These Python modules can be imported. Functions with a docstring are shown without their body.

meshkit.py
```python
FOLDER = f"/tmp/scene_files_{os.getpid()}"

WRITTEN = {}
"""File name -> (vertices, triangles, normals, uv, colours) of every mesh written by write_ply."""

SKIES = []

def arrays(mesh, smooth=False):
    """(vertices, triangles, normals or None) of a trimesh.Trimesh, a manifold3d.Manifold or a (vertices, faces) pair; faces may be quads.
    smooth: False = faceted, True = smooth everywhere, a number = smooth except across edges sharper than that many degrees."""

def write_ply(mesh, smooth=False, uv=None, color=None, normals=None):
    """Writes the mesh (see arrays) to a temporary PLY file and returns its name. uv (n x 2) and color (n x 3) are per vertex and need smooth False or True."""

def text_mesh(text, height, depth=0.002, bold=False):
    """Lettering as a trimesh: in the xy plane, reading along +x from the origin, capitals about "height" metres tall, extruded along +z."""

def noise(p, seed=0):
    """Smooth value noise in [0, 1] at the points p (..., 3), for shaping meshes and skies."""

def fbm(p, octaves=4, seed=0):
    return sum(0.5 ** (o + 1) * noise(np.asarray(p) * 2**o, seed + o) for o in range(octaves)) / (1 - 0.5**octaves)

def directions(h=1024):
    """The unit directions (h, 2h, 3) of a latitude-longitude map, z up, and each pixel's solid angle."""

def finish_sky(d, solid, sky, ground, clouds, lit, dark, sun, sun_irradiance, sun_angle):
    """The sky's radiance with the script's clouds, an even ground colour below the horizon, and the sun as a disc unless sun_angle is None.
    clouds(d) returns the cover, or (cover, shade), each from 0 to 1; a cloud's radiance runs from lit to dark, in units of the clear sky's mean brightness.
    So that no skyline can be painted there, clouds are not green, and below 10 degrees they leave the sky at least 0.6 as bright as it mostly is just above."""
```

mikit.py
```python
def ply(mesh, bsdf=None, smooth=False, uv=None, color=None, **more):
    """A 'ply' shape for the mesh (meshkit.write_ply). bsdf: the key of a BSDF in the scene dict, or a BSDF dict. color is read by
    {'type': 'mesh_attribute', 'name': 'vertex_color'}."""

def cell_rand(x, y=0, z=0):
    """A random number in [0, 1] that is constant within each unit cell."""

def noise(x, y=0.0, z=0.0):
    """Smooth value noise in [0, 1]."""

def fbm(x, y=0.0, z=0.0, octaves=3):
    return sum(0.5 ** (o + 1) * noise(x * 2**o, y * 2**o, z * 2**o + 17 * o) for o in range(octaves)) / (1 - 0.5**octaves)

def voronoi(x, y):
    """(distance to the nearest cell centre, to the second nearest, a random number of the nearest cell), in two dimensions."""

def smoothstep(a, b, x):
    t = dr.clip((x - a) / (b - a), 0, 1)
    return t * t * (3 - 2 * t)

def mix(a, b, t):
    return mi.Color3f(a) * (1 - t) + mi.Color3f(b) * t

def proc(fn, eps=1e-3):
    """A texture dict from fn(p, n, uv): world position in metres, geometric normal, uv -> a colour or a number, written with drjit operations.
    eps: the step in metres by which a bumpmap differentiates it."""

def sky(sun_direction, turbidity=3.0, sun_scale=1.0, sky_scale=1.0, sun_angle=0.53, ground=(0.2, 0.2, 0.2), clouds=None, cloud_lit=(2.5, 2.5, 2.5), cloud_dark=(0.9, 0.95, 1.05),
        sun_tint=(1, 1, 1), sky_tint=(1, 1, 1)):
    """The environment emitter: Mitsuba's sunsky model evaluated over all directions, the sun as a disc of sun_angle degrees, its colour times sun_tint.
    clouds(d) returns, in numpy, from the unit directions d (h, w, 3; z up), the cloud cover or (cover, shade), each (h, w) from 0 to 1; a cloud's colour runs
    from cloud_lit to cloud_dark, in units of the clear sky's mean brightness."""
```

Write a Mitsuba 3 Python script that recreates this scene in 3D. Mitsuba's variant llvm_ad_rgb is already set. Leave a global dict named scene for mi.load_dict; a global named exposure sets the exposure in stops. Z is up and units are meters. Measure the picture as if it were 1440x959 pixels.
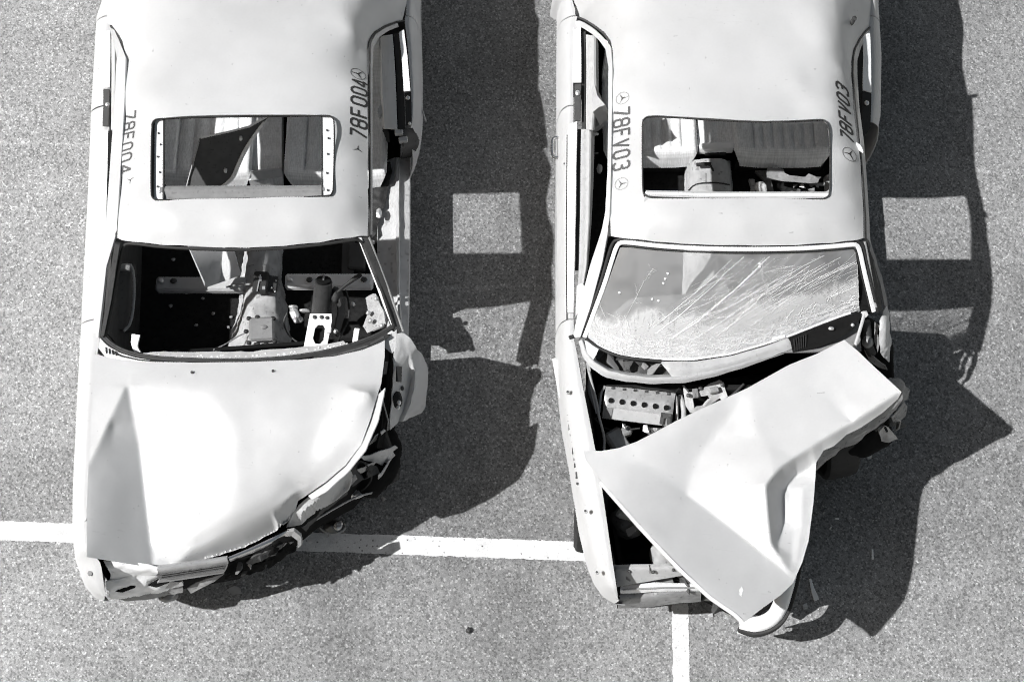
"""Two crash-tested saloon cars on a parking lot, seen from a raised viewpoint. Metres, z up; +y is towards the cars' tails."""
import math
import numpy as np, trimesh, mitsuba as mi, mikit, meshkit
import drjit as dr
from scipy.interpolate import LinearNDInterpolator, NearestNDInterpolator, RBFInterpolator, RegularGridInterpolator
from scipy.ndimage import gaussian_filter
from scipy.spatial import Delaunay, cKDTree
from shapely.geometry import Polygon, Point
import shapely
from mikit import proc, noise, fbm, voronoi, smoothstep

T = mi.ScalarTransform4f
scene, labels = {}, {}

# ---------------------------------------------------------------- camera, sky, exposure
TILT, HEIGHT = math.radians(21.0), 10.36
eye = [0, -HEIGHT * math.tan(TILT), HEIGHT]
scene['camera'] = {'type': 'perspective', 'fov': 29.863, 'fov_axis': 'x', 'near_clip': 0.1, 'far_clip': 400.0,
                   'to_world': T().look_at(origin=eye, target=[0, 0, 0], up=[0, 1, 0])}
# black-and-white film behind a red filter: a neutral sun and a dark, neutral sky
scene['sky'] = mikit.sky((-0.603, -0.126, 0.788), turbidity=3, sun_tint=(1.0, 1.205, 1.595), sky_tint=(1.18, 0.752, 0.437))
exposure = 1.95

# ---------------------------------------------------------------- materials
def mat(key, d):
    scene[key] = {'type': 'twosided', 'b': d} if d['type'] not in ('thindielectric', 'dielectric', 'blendbsdf_glass') else d
    return key

def paint(seed, base):
    def col(p, n, uv):
        dust = fbm(p.x * 7 + seed, p.y * 7, p.z * 7, 3)
        fine = noise(p.x * 160, p.y * 160, p.z * 160 + seed)
        spot = noise(p.x * 55 + seed, p.y * 55, p.z * 55)
        v = base * (0.93 + 0.10 * dust + 0.03 * (fine - .5)) - 0.12 * smoothstep(0.925, 0.97, spot)
        scr = noise(p.x * 9 + p.y * 150 + seed * 5, p.y * 9 - p.x * 22, p.z * 20)
        v = v - .035 * smoothstep(.80, .95, scr) * smoothstep(.5, .8, noise(p.x * 6, p.y * 6, seed)) - .05 * smoothstep(.55, .9, fbm(p.x * 2.2 + seed, p.y * 2.2, p.z * 2, 4))
        return mi.Color3f(v, v, v)
    def rough(p, n, uv):
        return 0.34 + 0.16 * fbm(p.x * 5, p.y * 5, p.z * 5 + seed, 3)
    return {'type': 'principled', 'base_color': proc(col), 'roughness': proc(rough), 'specular': 0.45, 'clearcoat': 0.25, 'clearcoat_gloss': 0.75}
mat('paint_white', paint(3.1, 0.49))
mat('paint_pale', paint(11.7, 0.485))

def plain(key, v, r=0.6, metal=0.0, var=0.25, f=30.0, spec=0.4):
    def col(p, n, uv):
        k = v * (1 - var * .5 + var * fbm(p.x * f, p.y * f, p.z * f, 3)) * (1 - var * .6 * smoothstep(.72, .9, noise(p.x * f * 3, p.y * f * 3, p.z * f * 3)))
        return mi.Color3f(k, k, k)
    return mat(key, {'type': 'principled', 'base_color': proc(col), 'roughness': r, 'metallic': metal, 'specular': spec})
plain('rubber', 0.022, 0.65, var=.5)
plain('carpet', 0.018, 0.95, var=.9, f=60, spec=.1)
plain('dark_trim', 0.045, 0.55, var=.6)
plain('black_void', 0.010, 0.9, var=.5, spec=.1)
plain('grey_trim', 0.20, 0.55, var=.35)
plain('light_trim', 0.42, 0.5, var=.2)
plain('white_card', 0.62, 0.8, var=.12)
plain('steel', 0.30, 0.42, .35, var=.6)
plain('dark_steel', 0.085, 0.5, .3, var=.9)
plain('alloy', 0.42, 0.45, .45, var=.35)
plain('bright_metal', 0.72, 0.3, .7, var=.15)
plain('white_strip', 0.80, 0.35, .0, var=.08)
plain('primer', 0.44, 0.6, var=.5, f=18)
plain('torn_grey', 0.24, 0.55, .1, var=.8, f=25)
plain('ink', 0.030, 0.7, var=.6, f=90)
plain('pale_ink', 0.085, 0.7, var=.6, f=90)
plain('panel_grey', 0.085, 0.5, var=.4)
plain('lining', 0.82, 0.9, var=.1)
plain('glass_crack', 0.70, 0.4, var=.3, f=80)
plain('tunnel_grey', 0.36, 0.8, var=.7, f=22)
mat('chrome', {'type': 'roughconductor', 'material': 'Al', 'alpha': 0.16, 'specular_reflectance': 0.75})

def fabric(key, v):
    def col(p, n, uv):
        w = .5 + .25 * dr.sin(p.x * 900) + .25 * dr.sin(p.y * 700)
        k = v * (.78 + .22 * w + .3 * (fbm(p.x * 14, p.y * 14, p.z * 14, 3) - .5) + .25 * (noise(p.x * 260, p.y * 60, 0) - .5))
        return mi.Color3f(k, k, k)
    mat(key, {'type': 'principled', 'base_color': proc(col), 'roughness': 0.85, 'specular': 0.2, 'sheen': .2})
fabric('fabric', 0.82)
fabric('fabric_edge', 0.42)

def asphalt_parts(p):
    s1, t1, r1 = voronoi(p.x * 98, p.y * 98)
    s2, t2, r2 = voronoi(p.x * 57 + 9.3, p.y * 57)
    return s1, t1, r1, s2, t2, r2
def asphalt_col(p, n, uv):
    s1, t1, r1, s2, t2, r2 = asphalt_parts(p)
    big = fbm(p.x * .55 + 3, p.y * .55, 0, 4)
    mid = fbm(p.x * 5.0, p.y * 5.0, 4, 3)
    k = .182 + .105 * r1 * r1 + .06 * (r2 - .4) + .08 * mid
    k = k + .14 * smoothstep(.91, .96, r1) * smoothstep(.6, .3, s1) + .16 * smoothstep(.93, .97, r2) * smoothstep(.42, .25, s2)
    k = dr.maximum(k * (1 - .35 * smoothstep(.30, .12, r1) * smoothstep(.7, .4, s1)), .03)
    k = k * (1 - .40 * smoothstep(.13, .02, t1 - s1))
    k = k * (.80 + .42 * big)
    # lighter, more worn towards the left lane; a darker band of oil in front of the bays
    k = k * (1 + .24 * smoothstep(-.6, -3.0, p.x - .25 * (p.y + 1.5))) * (1 - .12 * smoothstep(.62, .8, fbm(p.x * 1.3 - 7, p.y * 1.3, 9, 3)))
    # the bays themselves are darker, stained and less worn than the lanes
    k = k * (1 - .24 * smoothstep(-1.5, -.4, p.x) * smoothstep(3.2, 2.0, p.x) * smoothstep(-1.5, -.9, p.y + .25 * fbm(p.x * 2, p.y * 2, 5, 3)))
    # tar seam and scuffs
    seam = dr.minimum(dr.abs(p.y - .215 - .05 * (p.x + 2.8) - .01 * dr.sin(p.x * 5)), dr.abs(p.y - 1.18 + .03 * p.x - .012 * dr.sin(p.x * 4)))
    k = k * (1 + .20 * smoothstep(.030, .0, seam) * smoothstep(.3, .6, noise(p.x * 3, p.y * 9)))
    k = k * (1 - .10 * smoothstep(.58, .74, fbm(p.x * 2.3 + 5, p.y * 2.3, 2, 4)) * smoothstep(2.2, .8, dr.sqrt(dr.square(p.x - .1) * .25 + dr.square(p.y + 1.5))))
    arc = dr.abs(dr.sqrt(dr.square(p.x - 2.7) + dr.square(p.y + 1.75)) - .34)
    k = k * (1 - .20 * smoothstep(.03, .005, arc) * noise(p.x * 20, p.y * 20))
    return mi.Color3f(k, k, k)
def asphalt_h(p, n, uv):
    s1, t1, r1, s2, t2, r2 = asphalt_parts(p)
    return smoothstep(.0, .35, t1 - s1) * (.4 + .6 * r1) + .5 * smoothstep(.6, .2, s2) * r2
mat('asphalt_surface', {'type': 'bumpmap', 't': proc(asphalt_h, eps=.0012), 'scale': 0.0006,
                'b': {'type': 'principled', 'base_color': proc(asphalt_col), 'roughness': .85, 'specular': .25}})
def line_col(p, n, uv):
    s1, t1, r1 = voronoi(p.x * 88, p.y * 88)
    s2, t2, r2 = voronoi(p.x * 30, p.y * 30 + 5)
    k = .74 - .08 * fbm(p.x * 6, p.y * 6, 0, 3) - .10 * smoothstep(.12, .02, t1 - s1) - .10 * r1 * noise(p.x * 11, p.y * 11)
    k = k * (1 - .72 * smoothstep(.80, .88, r2) * smoothstep(.20, .07, s2) * smoothstep(.35, .6, noise(p.x * 1.9 + 4, p.y * 3)))
    k = k - .07 * smoothstep(.60, .78, fbm(p.x * 21, p.y * 21, 3, 3))
    return mi.Color3f(k, k, k)
mat('line_paint', {'type': 'principled', 'base_color': proc(line_col), 'roughness': .8, 'specular': .25})

# cracked windscreen: clear laminated glass, clouded by crazing that thickens towards the broken lower edge
def craze(p, n, uv):
    q = fbm(p.x * 9, p.y * 9, 3, 3)
    low = smoothstep(.50, .70, uv.y + .30 * (q - .5) + .10 * smoothstep(.45, 1., uv.x) - .06 * smoothstep(.2, .0, uv.x))
    wx, wy = p.x + .05 * fbm(p.x * 14, p.y * 14, 7, 3), p.y + .05 * fbm(p.x * 14, p.y * 14, 11, 3)
    def ridge(f, s):
        return 1 - dr.abs(2 * noise(wx * f, wy * f * .8, s) - 1)
    net = .9 * ridge(38, 1) ** 4 + .8 * ridge(85, 2) ** 3 + .7 * ridge(170, 3) ** 2 - .55 * smoothstep(.52, .75, fbm(p.x * 17, p.y * 17, 5, 2))
    s2, t2, r2 = voronoi(wx * 60, wy * 60)
    net = net + .35 * smoothstep(.2, .02, t2 - s2)
    streak = noise(p.x * 30 - p.y * 34, (p.x + p.y) * 3.0, 2)
    fan = smoothstep(.25, .6, uv.x) * smoothstep(.6, .85, streak)
    edge = smoothstep(.78, .97, uv.y + .12 * (q - .5))
    return dr.clip(.32 + .12 * fbm(p.x * 4, p.y * 4, 0, 3) + .10 * fan - .10 * smoothstep(.55, .72, fbm(p.x * 7 + 3, p.y * 7, 1, 2)) + low * (.30 + .52 * net) + (.40 + .25 * net) * edge, .08, .96)
scene['shattered_glass'] = {'type': 'blendbsdf', 'weight': proc(craze), 'a': {'type': 'thindielectric'},
                            'b': {'type': 'twosided', 'x': {'type': 'diffuse', 'reflectance': {'type': 'rgb', 'value': [.54] * 3}}}}
scene['clear_glass'] = {'type': 'thindielectric'}
mat('lamp_glass', {'type': 'principled', 'base_color': {'type': 'rgb', 'value': [.05] * 3}, 'roughness': .08, 'specular': .7, 'clearcoat': 1.0})

# ---------------------------------------------------------------- mesh helpers
A = np.asarray

def dens(poly, step=.03, closed=False):
    p = A(poly, float)
    if closed:
        p = np.vstack([p, p[:1]])
    out = []
    for a, b in zip(p[:-1], p[1:]):
        n = max(1, int(math.ceil(np.linalg.norm((b - a)[:2]) / step)))
        out += [a + (b - a) * t for t in np.arange(n) / n]
    if not closed:
        out.append(p[-1])
    return A(out)

def chaikin(poly, it=2, closed=False):
    p = A(poly, float)
    for _ in range(it):
        q = np.roll(p, -1, 0) if closed else p[1:]
        a = p if closed else p[:-1]
        m = np.stack([.75 * a + .25 * q, .25 * a + .75 * q], 1).reshape(-1, 3)
        p = m if closed else np.vstack([p[:1], m, p[-1:]])
    return p

def resample(line, n):
    p = A(line, float)
    s = np.r_[0, np.cumsum(np.linalg.norm(np.diff(p, axis=0), axis=1))]
    t = np.linspace(0, s[-1], n)
    return np.stack([np.interp(t, s, p[:, k]) for k in range(3)], 1)

def field(points, mode='lin', blur=0.0, smoothing=1e-4):
    """Height z over (x, y) through the given 3-D points."""
    p = A(points, float)
    p = p[np.unique(np.round(p[:, :2], 3), axis=0, return_index=True)[1]]
    if mode == 'rbf':
        r = RBFInterpolator(p[:, :2], p[:, 2], kernel='thin_plate_spline', smoothing=smoothing)
        return lambda xy: r(A(xy, float))
    c = p[:, :2].mean(0)
    lin, near = LinearNDInterpolator(p[:, :2] - c, p[:, 2]), NearestNDInterpolator(p[:, :2] - c, p[:, 2])
    def f(xy):
        q = A(xy, float) - c
        z = lin(q)
        return np.where(np.isnan(z), near(q), z)
    if not blur:
        return f
    g = max(blur / 2.5, .005)
    lo, hi = p[:, :2].min(0) - 4 * g, p[:, :2].max(0) + 4 * g
    xs, ys = np.arange(lo[0], hi[0] + g, g), np.arange(lo[1], hi[1] + g, g)
    X, Y = np.meshgrid(xs, ys, indexing='ij')
    Z = gaussian_filter(f(np.stack([X.ravel(), Y.ravel()], 1)).reshape(X.shape), blur / g, mode='nearest')
    rg = RegularGridInterpolator((xs, ys), Z, bounds_error=False, fill_value=None)
    return lambda xy: rg(A(xy, float))

def close_shell(v, f, thick, down=None):
    """A surface (v, f) thickened into a closed shell; the given side stays where it is."""
    f = A(f)
    m = trimesh.Trimesh(v, f, process=False)
    nrm = m.vertex_normals if down is None else np.tile(A(down, float), (len(v), 1))
    b = v - nrm * thick
    e = np.sort(m.edges, axis=1)
    u, inv, cnt = np.unique(e, axis=0, return_inverse=True, return_counts=True)
    border = m.edges[cnt[inv] == 1]
    n = len(v)
    walls = np.vstack([np.stack([border[:, 1], border[:, 0], border[:, 0] + n], 1), np.stack([border[:, 1], border[:, 0] + n, border[:, 1] + n], 1)])
    return trimesh.Trimesh(np.vstack([v, b]), np.vstack([f, f[:, ::-1] + n, walls]), process=False)

def sheet(outline, lines=(), pts=(), holes=(), res=.016, thick=.003, blur=0.0, mode='lin', zf=None, rough=0.0, rfreq=18, surf=None, round_it=0, smoothing=1e-4, keep=None, crisp=None, soft=.03):
    """Sheet metal: a plan outline with heights, pressed over fold lines; returned as a thin closed shell."""
    out = chaikin(outline, round_it, True) if round_it else A(outline, float)
    holes = [A(h, float) for h in holes]
    st = .07 if mode == 'rbf' else .02
    cloud = [dens(out, st, True)] + [dens(l, st) for l in lines] + ([A(pts, float)] if len(pts) else []) + ([dens(h, st, True) for h in holes] if keep is None else [])
    fz = surf or field(np.vstack(cloud), mode, blur, smoothing)
    if crisp is not None:
        fs, kd = field(np.vstack(cloud), mode, soft), cKDTree(np.vstack([dens(c, .02) for c in crisp])[:, :2])
        fc = fz
        def fz(q):
            w = np.exp(-(kd.query(A(q, float))[0] / .055) ** 2)
            return fs(q) * (1 - w) + fc(q) * w
    poly = Polygon(out[:, :2], [h[:, :2] for h in holes]).buffer(0)
    if poly.geom_type != 'Polygon':
        poly = max(poly.geoms, key=lambda g: g.area)
    ring = [dens(np.c_[A(r.coords)[:-1, :2], np.zeros(len(r.coords) - 1)], res, True)[:, :2] for r in [poly.exterior, *poly.interiors]]
    x0, y0, x1, y1 = poly.bounds
    gy = np.arange(y0, y1, res * .87)
    gx = np.arange(x0, x1 + res, res)
    G = np.stack([(gx[None, :] + (np.arange(len(gy)) % 2)[:, None] * res / 2).ravel(), np.repeat(gy, len(gx))], 1)
    G = G[shapely.contains_xy(poly.buffer(-res * .45), G[:, 0], G[:, 1])]
    xy = np.vstack(ring + [G])
    tri = Delaunay(xy - xy.mean(0)).simplices
    c = xy[tri].mean(1)
    tri = tri[shapely.contains_xy(poly, c[:, 0], c[:, 1])]
    d = xy[tri]
    ar = (d[:, 1, 0] - d[:, 0, 0]) * (d[:, 2, 1] - d[:, 0, 1]) - (d[:, 2, 0] - d[:, 0, 0]) * (d[:, 1, 1] - d[:, 0, 1])
    tri[ar < 0] = tri[ar < 0][:, ::-1]
    tri = tri[np.abs(ar) > 1e-9]
    z = fz(xy)
    if zf is not None:
        z = zf(xy[:, 0], xy[:, 1], z)
    if rough:
        z = z + rough * (meshkit.fbm(np.c_[xy * rfreq, np.zeros(len(xy))], 3, 5) - .5)
    m = close_shell(np.c_[xy, z], tri, thick)
    m.surf = fz
    return m

def cr(P4, t):
    a, b, c, d = P4
    return .5 * ((2 * b) + (-a + c) * t + (2 * a - 5 * b + 4 * c - d) * t ** 2 + (-a + 3 * b - 3 * c + d) * t ** 3)

def loft(lines, n=30, m=4, thick=.004, curved=True, cut=None, closed_shell=True, rough=0.0):
    R = [resample(l, n) for l in lines]
    rows = []
    for i in range(len(R) - 1):
        a, b, c, d = R[max(i - 1, 0)], R[i], R[i + 1], R[min(i + 2, len(R) - 1)]
        for t in np.arange(m) / m:
            rows.append(cr((a, b, c, d), t) if curved else b + (c - b) * t)
    rows.append(R[-1])
    V = A(rows)
    k = len(rows)
    i, j = np.meshgrid(np.arange(k - 1), np.arange(n - 1), indexing='ij')
    q = np.stack([i * n + j, i * n + j + 1, (i + 1) * n + j + 1, (i + 1) * n + j], -1).reshape(-1, 4)
    f = np.vstack([q[:, [0, 1, 2]], q[:, [0, 2, 3]]])
    v = V.reshape(-1, 3)
    if rough:
        v = v + rough * (np.stack([meshkit.fbm(v * 14, 3, s) for s in (1, 2, 3)], 1) - .5)
    if cut is not None:
        f = f[~cut(v[f].mean(1))]
    if not closed_shell:
        return trimesh.Trimesh(v, f, process=False)
    return close_shell(v, f, thick)

def sweep(path, w, h=None, kind='round', sides=10, smooth_it=0, up=(0, 0, 1), caps=True, taper=None):
    p = chaikin(path, smooth_it) if smooth_it else A(path, float)
    t = np.gradient(p, axis=0)
    t /= np.linalg.norm(t, axis=1, keepdims=True) + 1e-9
    s = np.cross(t, np.tile(A(up, float), (len(p), 1)))
    bad = np.linalg.norm(s, axis=1) < 1e-3
    s[bad] = np.cross(t[bad], [1., .3, 0])
    s /= np.linalg.norm(s, axis=1, keepdims=True) + 1e-9
    u = np.cross(s, t)
    h = w if h is None else h
    if kind == 'round':
        an = np.arange(sides) * 2 * math.pi / sides
        prof = np.stack([np.cos(an) * w / 2, np.sin(an) * h / 2], 1)
    else:
        c = min(w, h) * .22
        W, Hh = w / 2, h / 2
        prof = A([(W - c, -Hh), (W, -Hh + c), (W, Hh - c), (W - c, Hh), (-W + c, Hh), (-W, Hh - c), (-W, -Hh + c), (-W + c, -Hh)])
    k, n = len(p), len(prof)
    sc = np.ones(k) if taper is None else np.interp(np.linspace(0, 1, k), np.linspace(0, 1, len(taper)), taper)
    V = p[:, None] + (prof[None, :, 0, None] * s[:, None] + prof[None, :, 1, None] * u[:, None]) * sc[:, None, None]
    i, j = np.meshgrid(np.arange(k - 1), np.arange(n), indexing='ij')
    q = np.stack([i * n + j, i * n + (j + 1) % n, (i + 1) * n + (j + 1) % n, (i + 1) * n + j], -1).reshape(-1, 4)
    f = [q[:, [0, 1, 2]], q[:, [0, 2, 3]]]
    v = V.reshape(-1, 3)
    if caps:
        for base, flip in ((0, False), ((k - 1) * n, True)):
            fan = np.stack([np.full(n - 2, base), base + np.arange(2, n), base + np.arange(1, n - 1)], 1)
            f.append(fan[:, ::-1] if flip else fan)
    m = trimesh.Trimesh(v, np.vstack(f), process=False)
    m.fix_normals()
    return m

def rbox(size, at=(0, 0, 0), rot=(0, 0, 0), r=None):
    """A box with chamfered edges."""
    sx, sy, sz = [s / 2 for s in size]
    r = min(size) * .15 if r is None else r
    pts = []
    for a in (-1, 1):
        for b in (-1, 1):
            for c in (-1, 1):
                pts += [(a * sx, b * (sy - r), c * (sz - r)), (a * (sx - r), b * sy, c * (sz - r)), (a * (sx - r), b * (sy - r), c * sz)]
    m = trimesh.convex.convex_hull(A(pts))
    m.apply_transform(trimesh.transformations.euler_matrix(*[math.radians(x) for x in rot]))
    m.apply_translation(at)
    return m

def cyl(a, b, r, r2=None, sides=18):
    return sweep([a, A(a) * .5 + A(b) * .5, b], 2 * r, sides=sides, taper=None if r2 is None else (1, (1 + r2 / r) / 2, r2 / r))

def slab(pts, thick=.006):
    """A flat piece cut to a 3-D polygon, with thickness along its own normal (towards -normal)."""
    p = A(pts, float)
    c = p.mean(0)
    nrm = np.linalg.svd(p - c)[2][2]
    nrm = nrm if nrm[2] >= 0 else -nrm
    e1 = np.cross([0, 1, 0], nrm)
    e1 /= np.linalg.norm(e1)
    e2 = np.cross(nrm, e1)
    pol = Polygon(np.stack([(p - c) @ e1, (p - c) @ e2], 1)).buffer(0)
    if pol.geom_type != 'Polygon':
        pol = max(pol.geoms, key=lambda g: g.area)
    m = trimesh.creation.extrude_polygon(pol, thick, engine='earcut')
    M = np.eye(4)
    M[:3, :3] = np.stack([e1, e2, nrm], 1)
    M[:3, 3] = c - nrm * thick
    m.apply_transform(M)
    return m

def lump(at, size, seed, amp=.35, sub=3, rot=0):
    m = trimesh.creation.icosphere(subdivisions=sub)
    v = m.vertices
    k = 1 + amp * 2 * (meshkit.fbm(v * 1.6 + seed * 3.7, 3, seed) - .5)
    m.vertices = v * k[:, None] * A(size)
    m.apply_transform(trimesh.transformations.rotation_matrix(rot, [0, 0, 1]))
    m.apply_translation(at)
    return m

def scrap(at, size, seed, n=9):
    """An angular torn piece."""
    r = np.random.default_rng(seed)
    v = r.normal(0, 1, (n, 3))
    v /= np.linalg.norm(v, axis=1, keepdims=True)
    v *= r.uniform(.6, 1.1, (n, 1))
    m = trimesh.convex.convex_hull(v * A(size))
    m.apply_transform(trimesh.transformations.euler_matrix(r.uniform(-.5, .5), r.uniform(-.5, .5), r.uniform(0, 6)))
    m.apply_translation(at)
    return m

cat = lambda *ms: trimesh.util.concatenate(list(ms))

def add(key, mesh, m, smooth=35, **more):
    base, i = key, 0
    while key in scene:
        i += 1
        key = f'{base}_{i:03d}'
    scene[key] = mikit.ply(mesh, m, smooth=smooth, **more)
    return key

def label(key, text=None, category=None, kind=None, group=None):
    labels[key] = {k: v for k, v in (('label', text), ('category', category), ('kind', kind), ('group', group)) if v}

def drape(mesh, surf, lift):
    """Lays a flat mesh (z = its own thickness) on a surface."""
    m = mesh.subdivide_to_size(.02, max_iter=8)
    v = A(m.vertices).copy()
    v[:, 2] += surf(v[:, :2]) + lift
    return trimesh.Trimesh(v, m.faces, process=False)

GLYPH = {  # condensed stencil figures, strokes in a 1 x 2 cell
    '7': [[(0, 2), (1, 2), (1, 1.75), (.35, 0)]],
    '8': [[(.25, 1.05), (0, 1.25), (0, 1.75), (.25, 2), (.75, 2), (1, 1.75), (1, 1.25), (.75, 1.05), (.25, 1.05), (0, .85), (0, .25), (.25, 0), (.75, 0), (1, .25), (1, .85), (.75, 1.05)]],
    'F': [[(0, 0), (0, 2), (1, 2)], [(0, 1.05), (.8, 1.05)]],
    '0': [[(.3, 0), (0, .3), (0, 1.7), (.3, 2), (.7, 2), (1, 1.7), (1, .3), (.7, 0), (.3, 0)]],
    '4': [[(.75, 0), (.75, 2)], [(.75, 2), (0, .6), (0, .5), (1.05, .5)]],
    'V': [[(0, 2), (.5, 0), (1, 2)]],
    '3': [[(0, 1.7), (.25, 2), (.75, 2), (1, 1.75), (1, 1.25), (.75, 1.05), (.4, 1.05)], [(.75, 1.05), (1, .85), (1, .25), (.75, 0), (.25, 0), (0, .3)]],
}
def lettering(text, start, along, upw, length, height, surf, lift, stroke=.13, slant=0.0):
    """Stencilled figures from START reading along ALONG, the figures' tops towards UPW."""
    from shapely.geometry import LineString
    n = len(text)
    cw = length / (n - .36)
    geoms = []
    for i, ch in enumerate(text):
        for s in GLYPH[ch]:
            q = [((i * cw + x * cw * .62 + slant * y), y / 2 * height) for x, y in s]
            geoms.append(LineString(q).buffer(stroke * height / 2, cap_style=2, join_style=1, quad_segs=3))
    g = shapely.union_all(geoms).simplify(.0004)
    ms = [trimesh.creation.extrude_polygon(k, .0012, engine='earcut') for k in getattr(g, 'geoms', [g])]
    m = cat(*ms)
    a, u, s0 = A(along, float), A(upw, float), A(start, float)
    v = A(m.vertices)
    w = np.zeros_like(v)
    w[:, :2] = s0[:2] + v[:, :1] * a[:2] + v[:, 1:2] * u[:2]
    w[:, 2] = v[:, 2]
    return drape(trimesh.Trimesh(w, m.faces, process=True), surf, lift)

def star(at, r, turn, surf, lift, ring=False, arm=.16, only_ring=False):
    """A three-pointed star, in a thin ring where one is seen."""
    out = []
    for k in range(0 if only_ring else 3):
        a = math.radians(turn + 120 * k)
        d, s = A([math.cos(a), math.sin(a)]), A([-math.sin(a), math.cos(a)])
        pol = Polygon([d * r * .95, s * r * arm, -d * r * .1, -s * r * arm])
        out.append(trimesh.creation.extrude_polygon(pol, .0012, engine='earcut'))
    if only_ring:
        out.append(trimesh.creation.extrude_polygon(Point(0, 0).buffer(r, 24).difference(Point(0, 0).buffer(r * .935, 24)), .0012, engine='earcut'))
    m = cat(*out)
    m.apply_translation([at[0], at[1], 0])
    return drape(m, surf, lift)

# ================================================================= the setting
add('asphalt', trimesh.Trimesh([(-60, -60, 0), (60, -60, 0), (60, 60, 0), (-60, 60, 0)], [[0, 1, 2], [0, 2, 3]]), 'asphalt_surface', smooth=False)
label('asphalt', 'coarse grainy grey asphalt of the parking lot under both wrecks', kind='structure')
def flat(pts, z=.004):
    p = A(pts, float)
    return trimesh.Trimesh(np.c_[p[:, :2], np.full(len(p), z)], [[0, 1, 2], [0, 2, 3]], process=False)
def stripe(a, b, w, seed):
    """A painted stripe with slightly ragged edges."""
    a, b = A(a, float)[:2], A(b, float)[:2]
    n = int(np.linalg.norm(b - a) / .012)
    d = (b - a) / np.linalg.norm(b - a)
    s = A([-d[1], d[0]])
    t = np.linspace(0, 1, n)[:, None]
    c = a + (b - a) * t
    e1 = w / 2 + .006 * (meshkit.noise(np.c_[t * n * .6, t * 0, t * 0], seed) - .5)[:, None]
    e2 = w / 2 + .006 * (meshkit.noise(np.c_[t * n * .6, t * 0, t * 0], seed + 1) - .5)[:, None]
    v = np.vstack([c + s * e1, c - s * e2])
    i = np.arange(n - 1)
    f = np.vstack([np.stack([i, i + n, i + n + 1], 1), np.stack([i, i + n + 1, i + 1], 1)])
    return trimesh.Trimesh(np.c_[v, np.full(len(v), .004)], f, process=False)
w0, w1 = (-4.520,-1.094,0.000), (0.937,-1.305,0.000)
k = add('parking_line', stripe((-10.069,-0.862,0.000), (0.993,-1.273,0.000), .109, 3), 'line_paint', smooth=False)
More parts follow.
